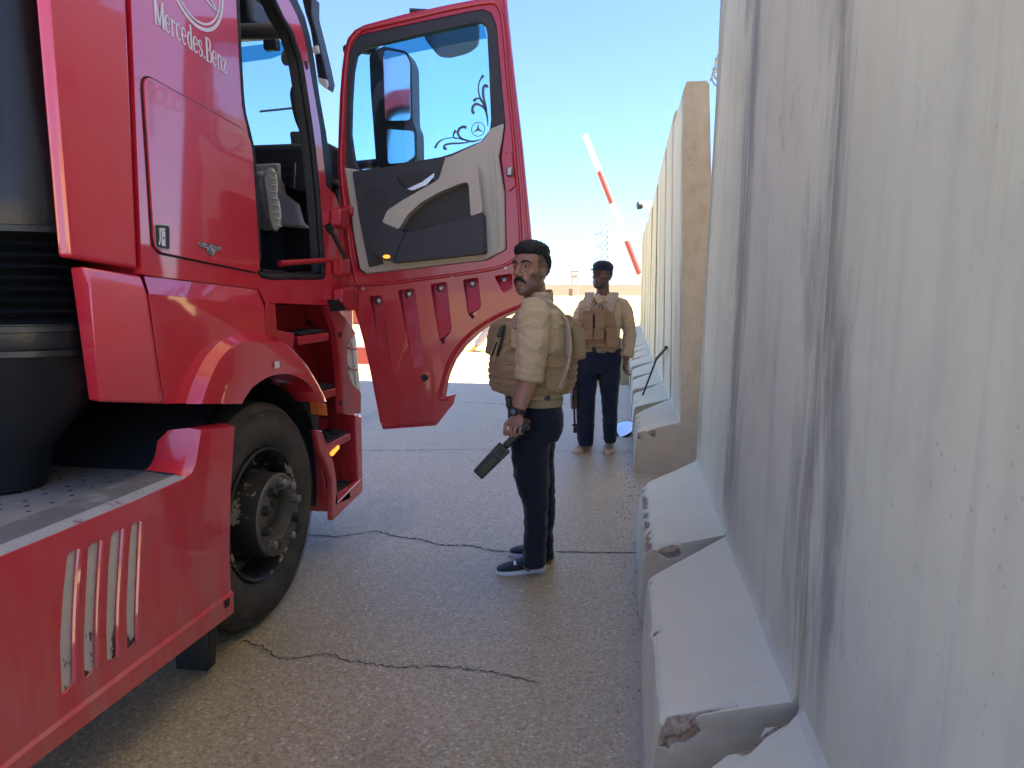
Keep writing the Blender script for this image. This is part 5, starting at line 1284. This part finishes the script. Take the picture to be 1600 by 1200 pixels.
mb.loft([slant(r_) for r_ in ck], True, False); co = mb.build('collar', M['shirt'], man, 0, 2, 60); sfy = co.modifiers.new('s', 'SOLIDIFY'); sfy.thickness = .004
# chest pocket on the shirt front side
mb = MB(); mb.prism([P(799, 513, .165), P(811, 516, .20), P(811, 546, .20), P(798, 542, .165)], F1.t * .012); mb.build('shirt_pocket', M['shirt'], man, .005)
# trousers, belt
mb = MB()
mb.loft([F1.body_ring(796, 872, 622, .178), F1.body_ring(795, 874, 631, .186), F1.body_ring(796, 878, 646, .19), F1.body_ring(797, 876, 664, .188), F1.body_ring(799, 869, 682, .172)])
mb.loft([F1.ring(a, b, y, .088, dp) for a, b, y, dp in ((799, 864, 668, .098), (798, 860, 690, .096), (800, 858, 715, .092), (804, 857, 740, .086), (808, 857, 760, .082), (815, 857, 778, .078), (820, 857, 795, .075), (820, 855, 825, .072), (818, 853, 852, .071), (817, 852, 868, .072), (817, 852, 881, .071))])
mb.loft([F1.ring(a, b, y, -.088, dp) for a, b, y, dp in ((806, 872, 668, .098), (812, 867, 690, .094), (816, 866, 720, .09), (820, 866, 760, .082), (828, 867, 795, .076), (832, 865, 825, .072), (836, 864, 850, .069), (835, 865, 860, .070), (835, 865, 869, .069))])
remesh(mb, 'trousers', M['trousers'], man, .006, 4, wrinkle(.009, 9, 9))
mb = MB(); mb.loft([F1.body_ring(794, 873, 629, .186, 0, 32, 2.4, .010), F1.body_ring(793, 874, 619, .188, 0, 32, 2.4, .012), F1.body_ring(793, 874, 617, .188, 0, 32, 2.4, .004)], True, False); mb.build('belt', M['belt'], man, 0, 2, 60)
mb = MB(); mb.box(P(855, 624, .165), (.03, .03, .05)); mb.build('belt_clip', M['black'], man, .005)
mb = MB(); mb.box(P(796, 627, .05), (.03, .06, .055)); mb.build('buckle', M['black'], man, .006)
# plate carrier
VF = [(771, 884, 610, .212), (770, 892, 594, .218), (769, 894, 572, .222), (771, 894, 556, .222), (774, 893, 546, .218)]
mb = MB(); mb.loft([F1.body_ring(x0, x1, y, la, 0, 36, 3.0) for x0, x1, y, la in VF])
mb.prism([p - F1.l * .14 for p in (P(805, 497), P(813, 506), P(806, 556), P(772, 556), P(774, 528), P(781, 506))], F1.l * .28)
mb.prism([p - F1.l * .15 for p in (P(868, 489), P(884, 500), P(893, 514), P(895, 556), P(876, 560), P(872, 520))], F1.l * .30)
remesh(mb, 'plate_carrier', M['vest'], man, .007, 6, wrinkle(.004, 16, 2))
for k, y in enumerate((600, 590, 580, 570, 560)):
    i = (k + .5) / 5; mb = MB()
    def band(yy, g): 
        t = (610 - yy) / 64 * 4; j = min(3, int(t)); u = t - j; A, B_ = VF[j], VF[j + 1]
        return F1.body_ring(A[0] + (B_[0] - A[0]) * u, A[1] + (B_[1] - A[1]) * u, yy, A[3] + (B_[3] - A[3]) * u, 0, 36, 3.0, g)
    mb.loft([band(y + 3.6, .002), band(y + 3, .0065), band(y - 3, .0065), band(y - 3.6, .002)], True, False); mb.build('webbing_row', M['vest'], man, 0, 2, 50)
def strap_(fig, pts, w_, mat, name, parent, th=.016):
    mb = MB(); Q = smoothpoly(pts, 5, False); rings = []
    for i, p in enumerate(Q):
        d = (Q[min(i + 1, len(Q) - 1)] - Q[max(i - 1, 0)]).normalized(); c = fig.l if abs(d.dot(fig.l)) < .8 else fig.f
        c = (c - d * d.dot(c)).normalized(); n = d.cross(c); rings.append([p + c * w_ + n * th * .5, p + c * w_ * .9 + n * th, p - c * w_ * .9 + n * th, p - c * w_ + n * th * .5, p - c * w_ - n * th, p + c * w_ - n * th])
    mb.loft(rings); return mb.build(name, mat, parent, .003, 2, 50)
for d in (.115, -.115):
    strap_(F1, [P(803, 512, d), P(809, 496, d), P(822, 480, d), P(842, 472.5, d), P(862, 479, d), P(877, 494, d), P(889, 514, d)], .034, M['strap'], 'shoulder_strap', man, .010)
strap_(F1, [P(884, 500, .13), P(889, 540, .17), P(884, 575, .2), P(872, 606, .2)], .022, M['strap'], 'back_strap', man, .008)
mb = MB(); mb.prism([p for p in (P(782, 505, .10), P(791, 507, .10), P(781, 545, .10), P(773, 569, .10), P(764, 557, .10), P(771, 535, .10))], -F1.t * .12); mb.build('front_pouch', M['vest'], man, .012, 3)
mb = MB(); mb.prism([P(782, 508, .106), P(788, 509, .106), P(782, 527, .106), P(775, 526, .106)], F1.t * .01); mb.build('radio', M['black'], man, .005)
mb = MB(); mb.tube(smoothpoly([P(788, 507, .11), P(784, 530, .115), P(777, 556, .11)], 4, False), .006, 8); mb.build('radio_cord', M['black'], man)
mb = MB(); mb.prism(fillet([P(850, 560, .20), P(872, 552, .19), P(886, 558, .165), P(886, 596, .165), P(876, 613, .18), P(852, 606, .205)], .03, 3), F1.t * .035); mb.build('side_pouch', M['vest'], man, .014, 3)
mb = MB(); mb.prism(fillet([P(851, 559, .235), P(872, 551, .225), P(885, 557, .20), P(885, 570, .20), P(870, 574, .225), P(851, 572, .235)], .012, 3), F1.t * .008); mb.build('pouch_flap', M['vest'], man, .004)
mb = MB(); mb.box(P(891, 512, .05), (.05, .16, .035)); mb.build('carry_handle', M['strap'], man, .012)
# shoes
sl = shoe(F1, at_z(851, 893, 0) + Vector((0, .02, 0)), at_z(775, 897, 0), .105, M['shoe'], M['sole'], man, 'shoe', .02)
sr = shoe(F1, at_z(866, 870, 0), at_z(795, 867, 0), .105, M['shoe'], M['sole'], man)
mb = MB(); mb.prism([P(802, 876, .142), P(806, 876, .142), P(807, 882, .142), P(803, 883, .142)], F1.t * .004); mb.build('shoe_mark', M['white'], man)
# watch
wd = (LW - LE).normalized(); mb = MB(); mb.lathe([(-.012, .035), (-.011, .039), (.011, .039), (.012, .035)], LW + wd * -.012, wd, 24); wt = mb.build('watch', M['black'], man, 0, 2, 40)
wn = (F1.t * .8 - F1.r * .55).normalized(); mb = MB(); mb.lathe([(.030, .021), (.044, .021), (.046, .018)], LW + wd * -.012, wn, 20); mb.lathe([(.0455, .018), (.0456, .001)], LW + wd * -.012, wn, 20); mb.build('watch_case', M['black'], wt)
mb = MB(); mb.lathe([(.0462, .014), (.0464, .001)], LW + wd * -.012, wn, 20); mb.build('watch_dial', M['watchface'], wt)
# hand-held metal detector
h0, h1 = P(822, 664, .275), P(746, 742, .315); ax = (h1 - h0).normalized(); L = (h1 - h0).length
wdn = ax.cross(F1.t).normalized(); nn = wdn.cross(ax).normalized(); nn = (nn * .86 + wdn * .0).normalized()
if nn.dot(F1.t) < 0: nn = -nn
wand = thing('metal_detector', 'black hand-held metal detector wand held in the guard\'s fist, pointing down', 'metal detector', tuple(P(790, 695, .28)))
def bar(s0, s1, w0, w1, t_, mat, name, parent, bev=.006):
    mb = MB(); a_, b_ = h0 + ax * s0, h0 + ax * s1
    mb.loft([[a_ + wdn * w0 + nn * t_, a_ - wdn * w0 + nn * t_, a_ - wdn * w0 - nn * t_, a_ + wdn * w0 - nn * t_], [b_ + wdn * w1 + nn * t_, b_ - wdn * w1 + nn * t_, b_ - wdn * w1 - nn * t_, b_ + wdn * w1 - nn * t_]]); return mb.build(name, mat, parent, bev, 3)
bar(-.02, .15, .017, .019, .015, M['wand'], 'grip', wand, .010)
pad = bar(.15, L, .036, .031, .020, M['wand'], 'paddle', wand, .008)
fr0 = h0 + nn * .0205
def q_(s_, w_): return fr0 + ax * s_ + wdn * w_
mb = MB(); ribbon(mb, [q_(.155, -.024), q_(.155, .024), q_(.205, .024), q_(.205, -.024), q_(.155, -.024)], .004, nn, .001, 0, 1); mb.build('badge_frame', M['olive'], pad)
wl = wdn if (q_(0, 1) - q_(0, 0)).z > 0 else -wdn
text_on('SUPER SCAN', h0 + ax * (L - .03) - wl * .014, h0 + ax * .225 - wl * .014, .026, nn if True else nn, M['olive'], 'detector_lettering', pad, 1, .0212)

# ------------------------------------------------------------------ second guard by the wall
F2 = Fig((-.25, 6.40), 12); P = F2.p
man2 = thing('person', 'guard in dark cap and navy trousers standing by the wall, rifle at his side', 'person', (F2.b.x, F2.b.y, 0))
mb = MB(); Hc2 = P(940.5, 432, 0); H2, ringh2, _ = head(F2, Hc2, 38, 6, mb, .96)
mb.tube([H2(-.022, 0, -.06), H2(-.030, 0, -.13), P(943, 470, -.02)], [.056, .058, .07], 14)
TORSO2 = [(903, 970, 556, .115), (904, 969, 545, .12), (906, 968, 525, .125), (906, 970, 505, .13), (907, 973, 490, .125), (910, 974, 478, .105), (920, 967, 469, .085), (929, 958, 463, .065)]
mb.loft([F2.ring(a + 4, b - 4, y, 0, dp * .8) for a, b, y, dp in TORSO2])
mb.tube([P(911, 482), P(902, 518), P(901, 548, .04)], [.055, .045, .03], 12); hand(mb, P(901, 548, .04), Vector((0, 0, -1)) + F2.r * .15, F2.t, (40, 40, 25), 1, .97)
mb.tube([P(977, 482), P(985, 520), P(978, 562, .05)], [.055, .045, .03], 12); hand(mb, P(978, 562, .05), P(973, 590, .07) - P(978, 562, .05), F2.t - F2.r * .4, (28, 35, 22), -1, .97)
for s_, kx_, ax_ in ((1, 914, 915), (-1, 953, 952)):
    mb.tube([P(936 - 17 * s_, 560), P(kx_, 625, .03), P(ax_, 692, 0)], [.085, .055, .042], 12)
b2_ = remesh(mb, 'body', M['skin2'], man2, .006, 4); stubble(b2_, H2)
face_parts(H2, man2, .96, True, False)
mb = MB()
mb.loft([ringh2(z, xf, xb, w_, g) for z, xf, xb, w_, g in ((.050, .090, -.104, .074, .006), (.062, .090, -.104, .075, .009), (.095, .084, -.100, .073, .016), (.122, .066, -.082, .060, .018), (.144, .030, -.050, .036, .016), (.150, .008, -.025, .014, .008))])
mb.loft([[H2(.072 + .085 * math.sin(u) * (1 if k < 99 else 0) * s_, .066 * math.cos(u) * (1 - .1 * s_), .056 + dz - .012 * s_ * math.sin(u) + .004 * math.sin(u)) for u in [math.pi * i / 14 for i in range(15)]] for k, (s_, dz) in enumerate(((.0, .003), (1, .003), (1.02, 0), (1, -.004), (0, -.004)))], False, False)
cp = mb.build('cap', M['cap'], man2, 0, 2, 60)
mb = MB(); mb.loft([ringh2(z, xf, xb, w_, .002) for z, xf, xb, w_ in ((-.045, -.05, -.074, .03), (-.02, -.03, -.085, .056), (.02, -.01, -.100, .0715), (.055, .02, -.104, .0745))]); remesh(mb, 'hair', M['hair'], man2, .006, 2)
mb = MB(); mb.loft([F2.ring(a, b, y, 0, dp) for a, b, y, dp in TORSO2])
mb.tube([P(926, 473), P(915, 477), P(907.5, 492), P(901, 516, .01), P(899, 542, .03)], [.05, .062, .066, .060, .054], 16)
mb.tube([P(962, 472), P(972, 476), P(979, 492), P(984, 522, .01), P(980, 553, .04)], [.05, .062, .066, .060, .052], 16); mb.tube([P(981, 548, .04), P(979, 557, .045)], [.060, .058], 16)
remesh(mb, 'shirt', M['shirt2'], man2, .007, 4, wrinkle(.009, 11, 15))
mb = MB()
for s_ in (-1, 1): mb.prism([P(943 + s_ * 1.5, 470, .10), P(943 + s_ * 6, 459, .07), P(943 + s_ * 13, 458, .03), P(943 + s_ * 15, 466, .10), P(943 + s_ * 8, 474, .125)], F2.t * .008)
mb.build('collar', M['shirt2'], man2, .003)
for x0, x1 in ((909, 921), (953, 968)):
    mb = MB(); mb.prism([P(x0, 487, .125), P(x1, 487, .125), P(x1, 509, .125), P(x0, 509, .125)], F2.t * .014); pk = mb.build('shirt_pocket', M['shirt2'], man2, .006)
    mb = MB(); mb.prism([P(x0 - .5, 486, .139), P(x1 + .5, 486, .139), P(x1 + .5, 493, .139), P((x0 + x1) / 2, 496, .139), P(x0 - .5, 493, .139)], F2.t * .005); mb.build('pocket_flap', M['shirt2'], pk, .002)
mb = MB()
mb.loft([F2.ring(902, 970, 543, 0, .13), F2.ring(900, 971, 555, 0, .135), F2.ring(899, 970, 568, 0, .13), F2.ring(900, 969, 580, 0, .12)])
mb.loft([F2.ring(a, b, y, .0, dp) for a, b, y, dp in ((900, 937, 570, .11), (899, 934, 590, .105), (900, 931, 612, .098), (901, 929, 640, .088), (901, 928, 668, .082), (902, 927, 686, .08), (905, 926, 695, .078))])
mb.loft([F2.ring(a, b, y, .0, dp) for a, b, y, dp in ((933, 970, 570, .11), (935, 968, 590, .105), (938, 967, 612, .098), (941, 965, 640, .088), (942, 964, 668, .082), (943, 963, 684, .08), (945, 961, 691, .078))])
remesh(mb, 'trousers', M['navy'], man2, .008, 5, wrinkle(.007, 10, 19))
mb = MB(); mb.loft([F2.ring(901, 970, 549, 0, .135), F2.ring(901, 970, 543, 0, .136), F2.ring(902, 969, 542, 0, .13)], True, False); mb.build('belt', M['belt'], man2, 0, 2, 60)
mb = MB(); mb.box(P(928, 546, .14), (.04, .02, .035)); mb.build('buckle', M['black'], man2, .004)
# chest rig
mb = MB(); mb.prism([P(x, y, .115) for x, y in ((914, 478), (935, 482), (958, 478), (962, 500), (966, 542), (906, 540), (908, 505))], F2.t * .035)
mb.loft([F2.ring(904, 970, 541, 0, .148), F2.ring(904, 970, 527, 0, .150)])
remesh(mb, 'plate_carrier', M['vest2'], man2, .008, 5, wrinkle(.004, 14, 8))
for x0, y0, x1, y1, dp in ((913, 490, 926, 512, .05), (930, 489, 944, 512, .05), (914, 513, 926, 530, .045), (928, 513, 943, 530, .045), (948, 513, 962, 541, .055)):
    mb = MB(); mb.prism(fillet([P(x0, y0, .150), P(x1, y0, .150), P(x1 + .4, y1, .150), P(x0 - .4, y1, .150)], .012, 2), F2.t * (dp + .008)); pu = mb.build('magazine_pouch', M['vest2'], man2, .010, 3)
    mb = MB(); mb.prism([P(x0 - .3, y0 - .6, .150 + dp), P(x1 + .3, y0 - .6, .150 + dp), P(x1 + .3, y0 + 6, .150 + dp), P(x0 - .3, y0 + 6, .150 + dp)], F2.t * .005); mb.build('pouch_flap', M['vest2'], pu, .002)
mb = MB(); mb.prism([P(926.5, 492, .152), P(929.5, 492, .152), P(929.5, 513, .152), P(926.5, 513, .152)], F2.t * .03); mb.build('magazine', M['black'], man2, .004)
mb = MB(); mb.tube([P(936, 482, .155), P(938, 476, .155), P(941, 476, .155), P(942, 482, .155)], .005, 6); mb.build('ring_clip', M['black'], man2)
for s_, xa, xb, xc in ((1, 915, 921, 926), (-1, 953, 959, 958)):
    strap_(F2, [P(xa + (0 if s_ > 0 else -2), 486, .14), P(xa + 2, 474, .13), P(xb, 463, .07), P(xb, 459, 0), P(xb, 464, -.08), P(xb, 480, -.12)], .042, M['strap'], 'shoulder_strap', man2, .013)
for px_ in ((906, 526), (911, 534)):
    mb = MB(); mb.tube(smoothpoly([P(913, 508, .16), P(px_[0] + 3, 520, .165), P(px_[0], px_[1], .16), P(px_[0] - 2, px_[1] + 8, .15)], 3, False), .006, 6); mb.build('loose_strap', M['strap'], man2)
for hx, hy, tx, ty in ((921, 700, 899, 709), (953, 700, 950, 711)):
    shoe(F2, at_z(hx, hy - 5, 0), at_z(tx, ty + 1, 0), .10, M['boot'], M['boot'], man2, 'boot', .075, .05)
# rifle slung muzzle down
r0, r1 = P(893, 536, .08), P(898.5, 674, .06)
rf = thing('rifle', 'black rifle hanging muzzle down beside the capped guard\'s leg', 'rifle', tuple((r0 + r1) / 2))
dr = (r1 - r0); Lr = dr.length; dr.normalize()
def rp(t, d=0.0): return r0 + dr * (Lr * t) + F2.t * d
rot = dr.to_track_quat('Z', 'Y').to_matrix()
def rbox(t0, t1, w_, dpt, mat, nm, off=0.0):
    mb = MB(); mb.box(rp((t0 + t1) / 2) + F2.t * off, (w_, dpt, Lr * (t1 - t0)), rot); return mb.build(nm, mat, rf, .005)
rbox(.0, .28, .038, .09, M['gunwood'], 'stock', -.02); rbox(.26, .52, .045, .075, M['gun'], 'receiver'); rbox(.52, .74, .048, .05, M['gunwood'], 'handguard')
mb = MB(); mb.tube([rp(.72), rp(1.0)], .010, 8); mb.build('barrel', M['gun'], rf)
mb = MB(); mb.tube([rp(.72, -.03), rp(.86, -.03)], .008, 8); mb.build('gas_tube', M['gun'], rf)
mb = MB(); mb.box(rp(.93, -.02), (.012, .05, .02), rot); mb.box(rp(.985), (.028, .028, .05), rot); mb.build('front_sight', M['gun'], rf, .003)
mb = MB(); mb.tube([rp(.44, .04), rp(.50, .12), rp(.58, .18)], [.026, .025, .024], 8, 0, True, .5); mb.build('magazine', M['gun'], rf)
mb = MB(); mb.tube(smoothpoly([rp(.06, -.05), P(899, 500, -.12), P(912, 470, -.10), P(918, 460, 0)], 4, False), .010, 6); mb.build('sling', M['black'], rf)

# ------------------------------------------------------------------ walker out on the sand
g3 = at_z(755, 549, 0); F3 = Fig((g3.x, g3.y), 75); P = F3.p
man3 = thing('person', 'walker in pale lilac trousers on the sand seen below the door arch', 'person', (g3.x, g3.y, 0))
mb = MB(); Hc3 = P(768, 447, 0); H3, ringh3, _ = head(F3, Hc3, 75, 0, mb, .97)
mb.tube([H3(-.02, 0, -.06), P(769, 462)], .055, 10); mb.loft([F3.ring(a, b, y, 0, dp) for a, b, y, dp in ((760, 778, 505, .14), (761, 778, 490, .15), (760, 778, 475, .17), (764, 775, 464, .1))])
mb.tube([P(769, 468, .18), P(771, 486, .22), P(766, 502, .2)], [.045, .04, .03], 8); hand(mb, P(766, 502, .2), Vector((0, 0, -1)), F3.f, (30, 30, 20), -1)
mb.tube([P(769, 468, -.18), P(768, 486, -.22), P(764, 502, -.2)], [.045, .04, .03], 8); hand(mb, P(764, 502, -.2), Vector((0, 0, -1)), F3.f, (30, 30, 20), 1)
mb.tube([P(768, 503, .08), P(755, 524, .08), P(742, 543, .08)], [.07, .05, .035], 8); mb.tube([P(770, 503, -.08), P(772, 526, -.08), P(774, 546, -.08)], [.07, .05, .035], 8)
remesh(mb, 'body', M['skin3'], man3, .012, 3)
mb = MB(); mb.loft([ringh3(z, xf, xb, w_, .01) for z, xf, xb, w_ in ((.03, -.0, -.1, .07), (.08, .08, -.1, .072), (.12, .03, -.06, .05), (.135, .01, -.03, .02))]); remesh(mb, 'hair', M['hair'], man3, .01, 2)
mb = MB(); mb.loft([F3.ring(a, b, y, 0, dp) for a, b, y, dp in ((759, 779, 508, .16), (759.5, 779, 490, .17), (759, 779, 475, .19), (763, 776, 465, .12))]); mb.tube([P(769, 468, .16), P(771, 486, .22), P(767, 500, .2)], [.065, .058, .05], 10); mb.tube([P(769, 468, -.16), P(768, 486, -.22), P(765, 500, -.2)], [.065, .058, .05], 10)
remesh(mb, 'shirt', M['lilac'], man3, .014, 4)
mb = MB(); mb.loft([F3.ring(760, 778, 500, 0, .16), F3.ring(760, 777, 512, 0, .15)]); mb.tube([P(767, 506, .07), P(756, 524, .08), P(745, 538.5, .08)], [.105, .09, .08], 12); mb.tube([P(771, 506, -.07), P(772.5, 526, -.08), P(774, 543, -.08)], [.105, .09, .075], 12)
remesh(mb, 'trousers', M['lilac'], man3, .014, 4, wrinkle(.008, 9, 2))
for a_, b_ in ((P(744, 541, .08), P(735, 548, .08)), (P(776, 548, -.08), P(766, 549, -.08))):
    mb = MB(); mb.tube([a_, (a_ + b_) / 2 + Vector((0, 0, -.02)), b_], [.05, .05, .035], 10); remesh(mb, 'shoe', M['sock'], man3, .012, 3)

# ------------------------------------------------------------------ the one inside the cab: only a shoe and shin show
man4 = thing('person', 'person inside the cab, only a pale shoe sole showing in the doorway', 'person', (-2.2, 3.0, 1.56))
def C4(x, y, d=0.0): return at_y(x, y, 3.12) + Vector((-.10 * d, .995 * d, 0)) * 1.0
sol = [(419, 261), (427, 263), (432, 270), (434, 292), (433, 305), (437, 316), (439.5, 330), (438, 350), (432, 360), (425, 358), (420, 340), (418, 318), (414, 296), (411, 277)]
sh_ = [(399, 268), (412, 262), (420, 262), (420, 285), (422, 315), (428, 345), (430, 358), (420, 356), (410, 335), (402, 312), (398, 290)]
mb = MB(); mb.prism([C4(x, y) for x, y in sol], (-.045, .09, 0)); sole_ = mb.build('shoe_sole', M['beige'], man4, .014, 3)
mb = MB()
for i in range(9):
    a_ = sol[4]; y0 = 268 + i * 10.5; xa = 420 + max(0, (y0 - 300) * .14) + 3; mb.tube([C4(xa, y0, -.006), C4(xa + 11, y0 + 2, -.006)], .0035, 6)
tag(mb.build('tread_lug', M['beige'], sole_), kind='stuff')
mb = MB(); up_ = [C4(x, y, .05) for x, y in sh_]; mb.prism(up_, (-.10, .06, 0)); remesh(mb, 'shoe_upper', simple('pale_knit', (.42, .38, .35), .8, bump=.4, bs=300), man4, .006, 8, wrinkle(.002, 40, 3))
ank = C4(400, 285, .12); mb = MB(); mb.tube([ank, ank + Vector((-.25, .06, .05)), ank + Vector((-.42, -.02, .12)), ank + Vector((-.5, -.35, .15))], [.05, .065, .08, .09], 12); remesh(mb, 'trousers', M['trousers'], man4, .01, 4, wrinkle(.006, 14, 3))
mb = MB(); hp = ank + Vector((-.5, -.4, .15)); mb.loft([[hp + Vector((rx * math.cos(q), ry * math.sin(q), z)) for q in [2 * math.pi * i / 16 for i in range(16)]] for rx, ry, z in ((.17, .13, -.08), (.18, .13, .1), (.19, .12, .3), (.16, .1, .45), (.06, .06, .52))]); mb.sphere(hp + Vector((0, .02, .66)), (.075, .09, .11), 14, 10); mb.tube([hp + Vector((.18, 0, .4)), hp + Vector((.2, .12, .2)), hp + Vector((.1, .3, .15))], [.05, .045, .035], 10)
remesh(mb, 'body', M['shirt'], man4, .014, 4)

# ------------------------------------------------------------------ under-vehicle search mirror left by the wall
g0 = at_z(972, 684, .0); mc = at_z(972, 672, .05)
top, bend = at_x(1041, 543, .425), at_x(1026, 560, .36)
im = thing('inspection_mirror', 'round search mirror on a long black pole leaning against the wall foot', 'inspection mirror', (mc.x, mc.y, 0))
mb = MB(); mb.tube([top, bend], [.018, .018], 10); mb.build('handle', M['black'], im)
low_ = at_z(985, 668, .06)
mb = MB(); mb.tube([bend, low_, mc + Vector((.03, .02, .03))], .011, 8); mb.build('pole', M['gun'], im)
nm = Vector((-.35, -.35, .87)).normalized()
mb = MB(); mb.lathe([(-.02, .14), (.0, .152), (.012, .150), (.014, .143)], mc, nm, 36); mb.lathe([(-.02, .14), (-.021, .001)], mc, nm, 36); rim_ = mb.build('mirror_rim', M['black'], im)
mb = MB(); mb.lathe([(.012, .144), (.020, .11), (.026, .06), (.028, .001)], mc, nm, 36); mb.build('mirror_glass', M['mirror'], rim_, 0, 2, 80)
for q in (0, 2.1, 4.2):
    mb = MB(); c_ = mc + Vector((.12 * math.cos(q), .12 * math.sin(q), -.04)); c_.z = .022; mb.lathe([(-.01, .001), (-.01, .022), (.01, .022), (.01, .001)], c_, (math.sin(q), -math.cos(q), 0), 12); mb.build('caster', M['black'], im)

# ------------------------------------------------------------------ dusty air over the desert
hz = bpy.data.materials.new('dusty_air'); hz.use_nodes = True; ht = hz.node_tree
for n_ in list(ht.nodes): ht.nodes.remove(n_)
ho = ht.nodes.new('ShaderNodeOutputMaterial'); hv = ht.nodes.new('ShaderNodeVolumePrincipled')
hv.inputs['Color'].default_value = (.93, .90, .84, 1); hv.inputs['Density'].default_value = .00009; hv.inputs['Anisotropy'].default_value = .2
ht.links.new(hv.outputs[0], ho.inputs['Volume'])
mb = MB(); mb.bounds((-420, -420, -1), (420, 420, 46)); hb = mb.build('haze', hz, None, 0, 2, 0); tag(hb, kind='stuff')
bpy.data.scenes.remove(WORKSHOP)
bpy.data.batch_remove(SPENT)
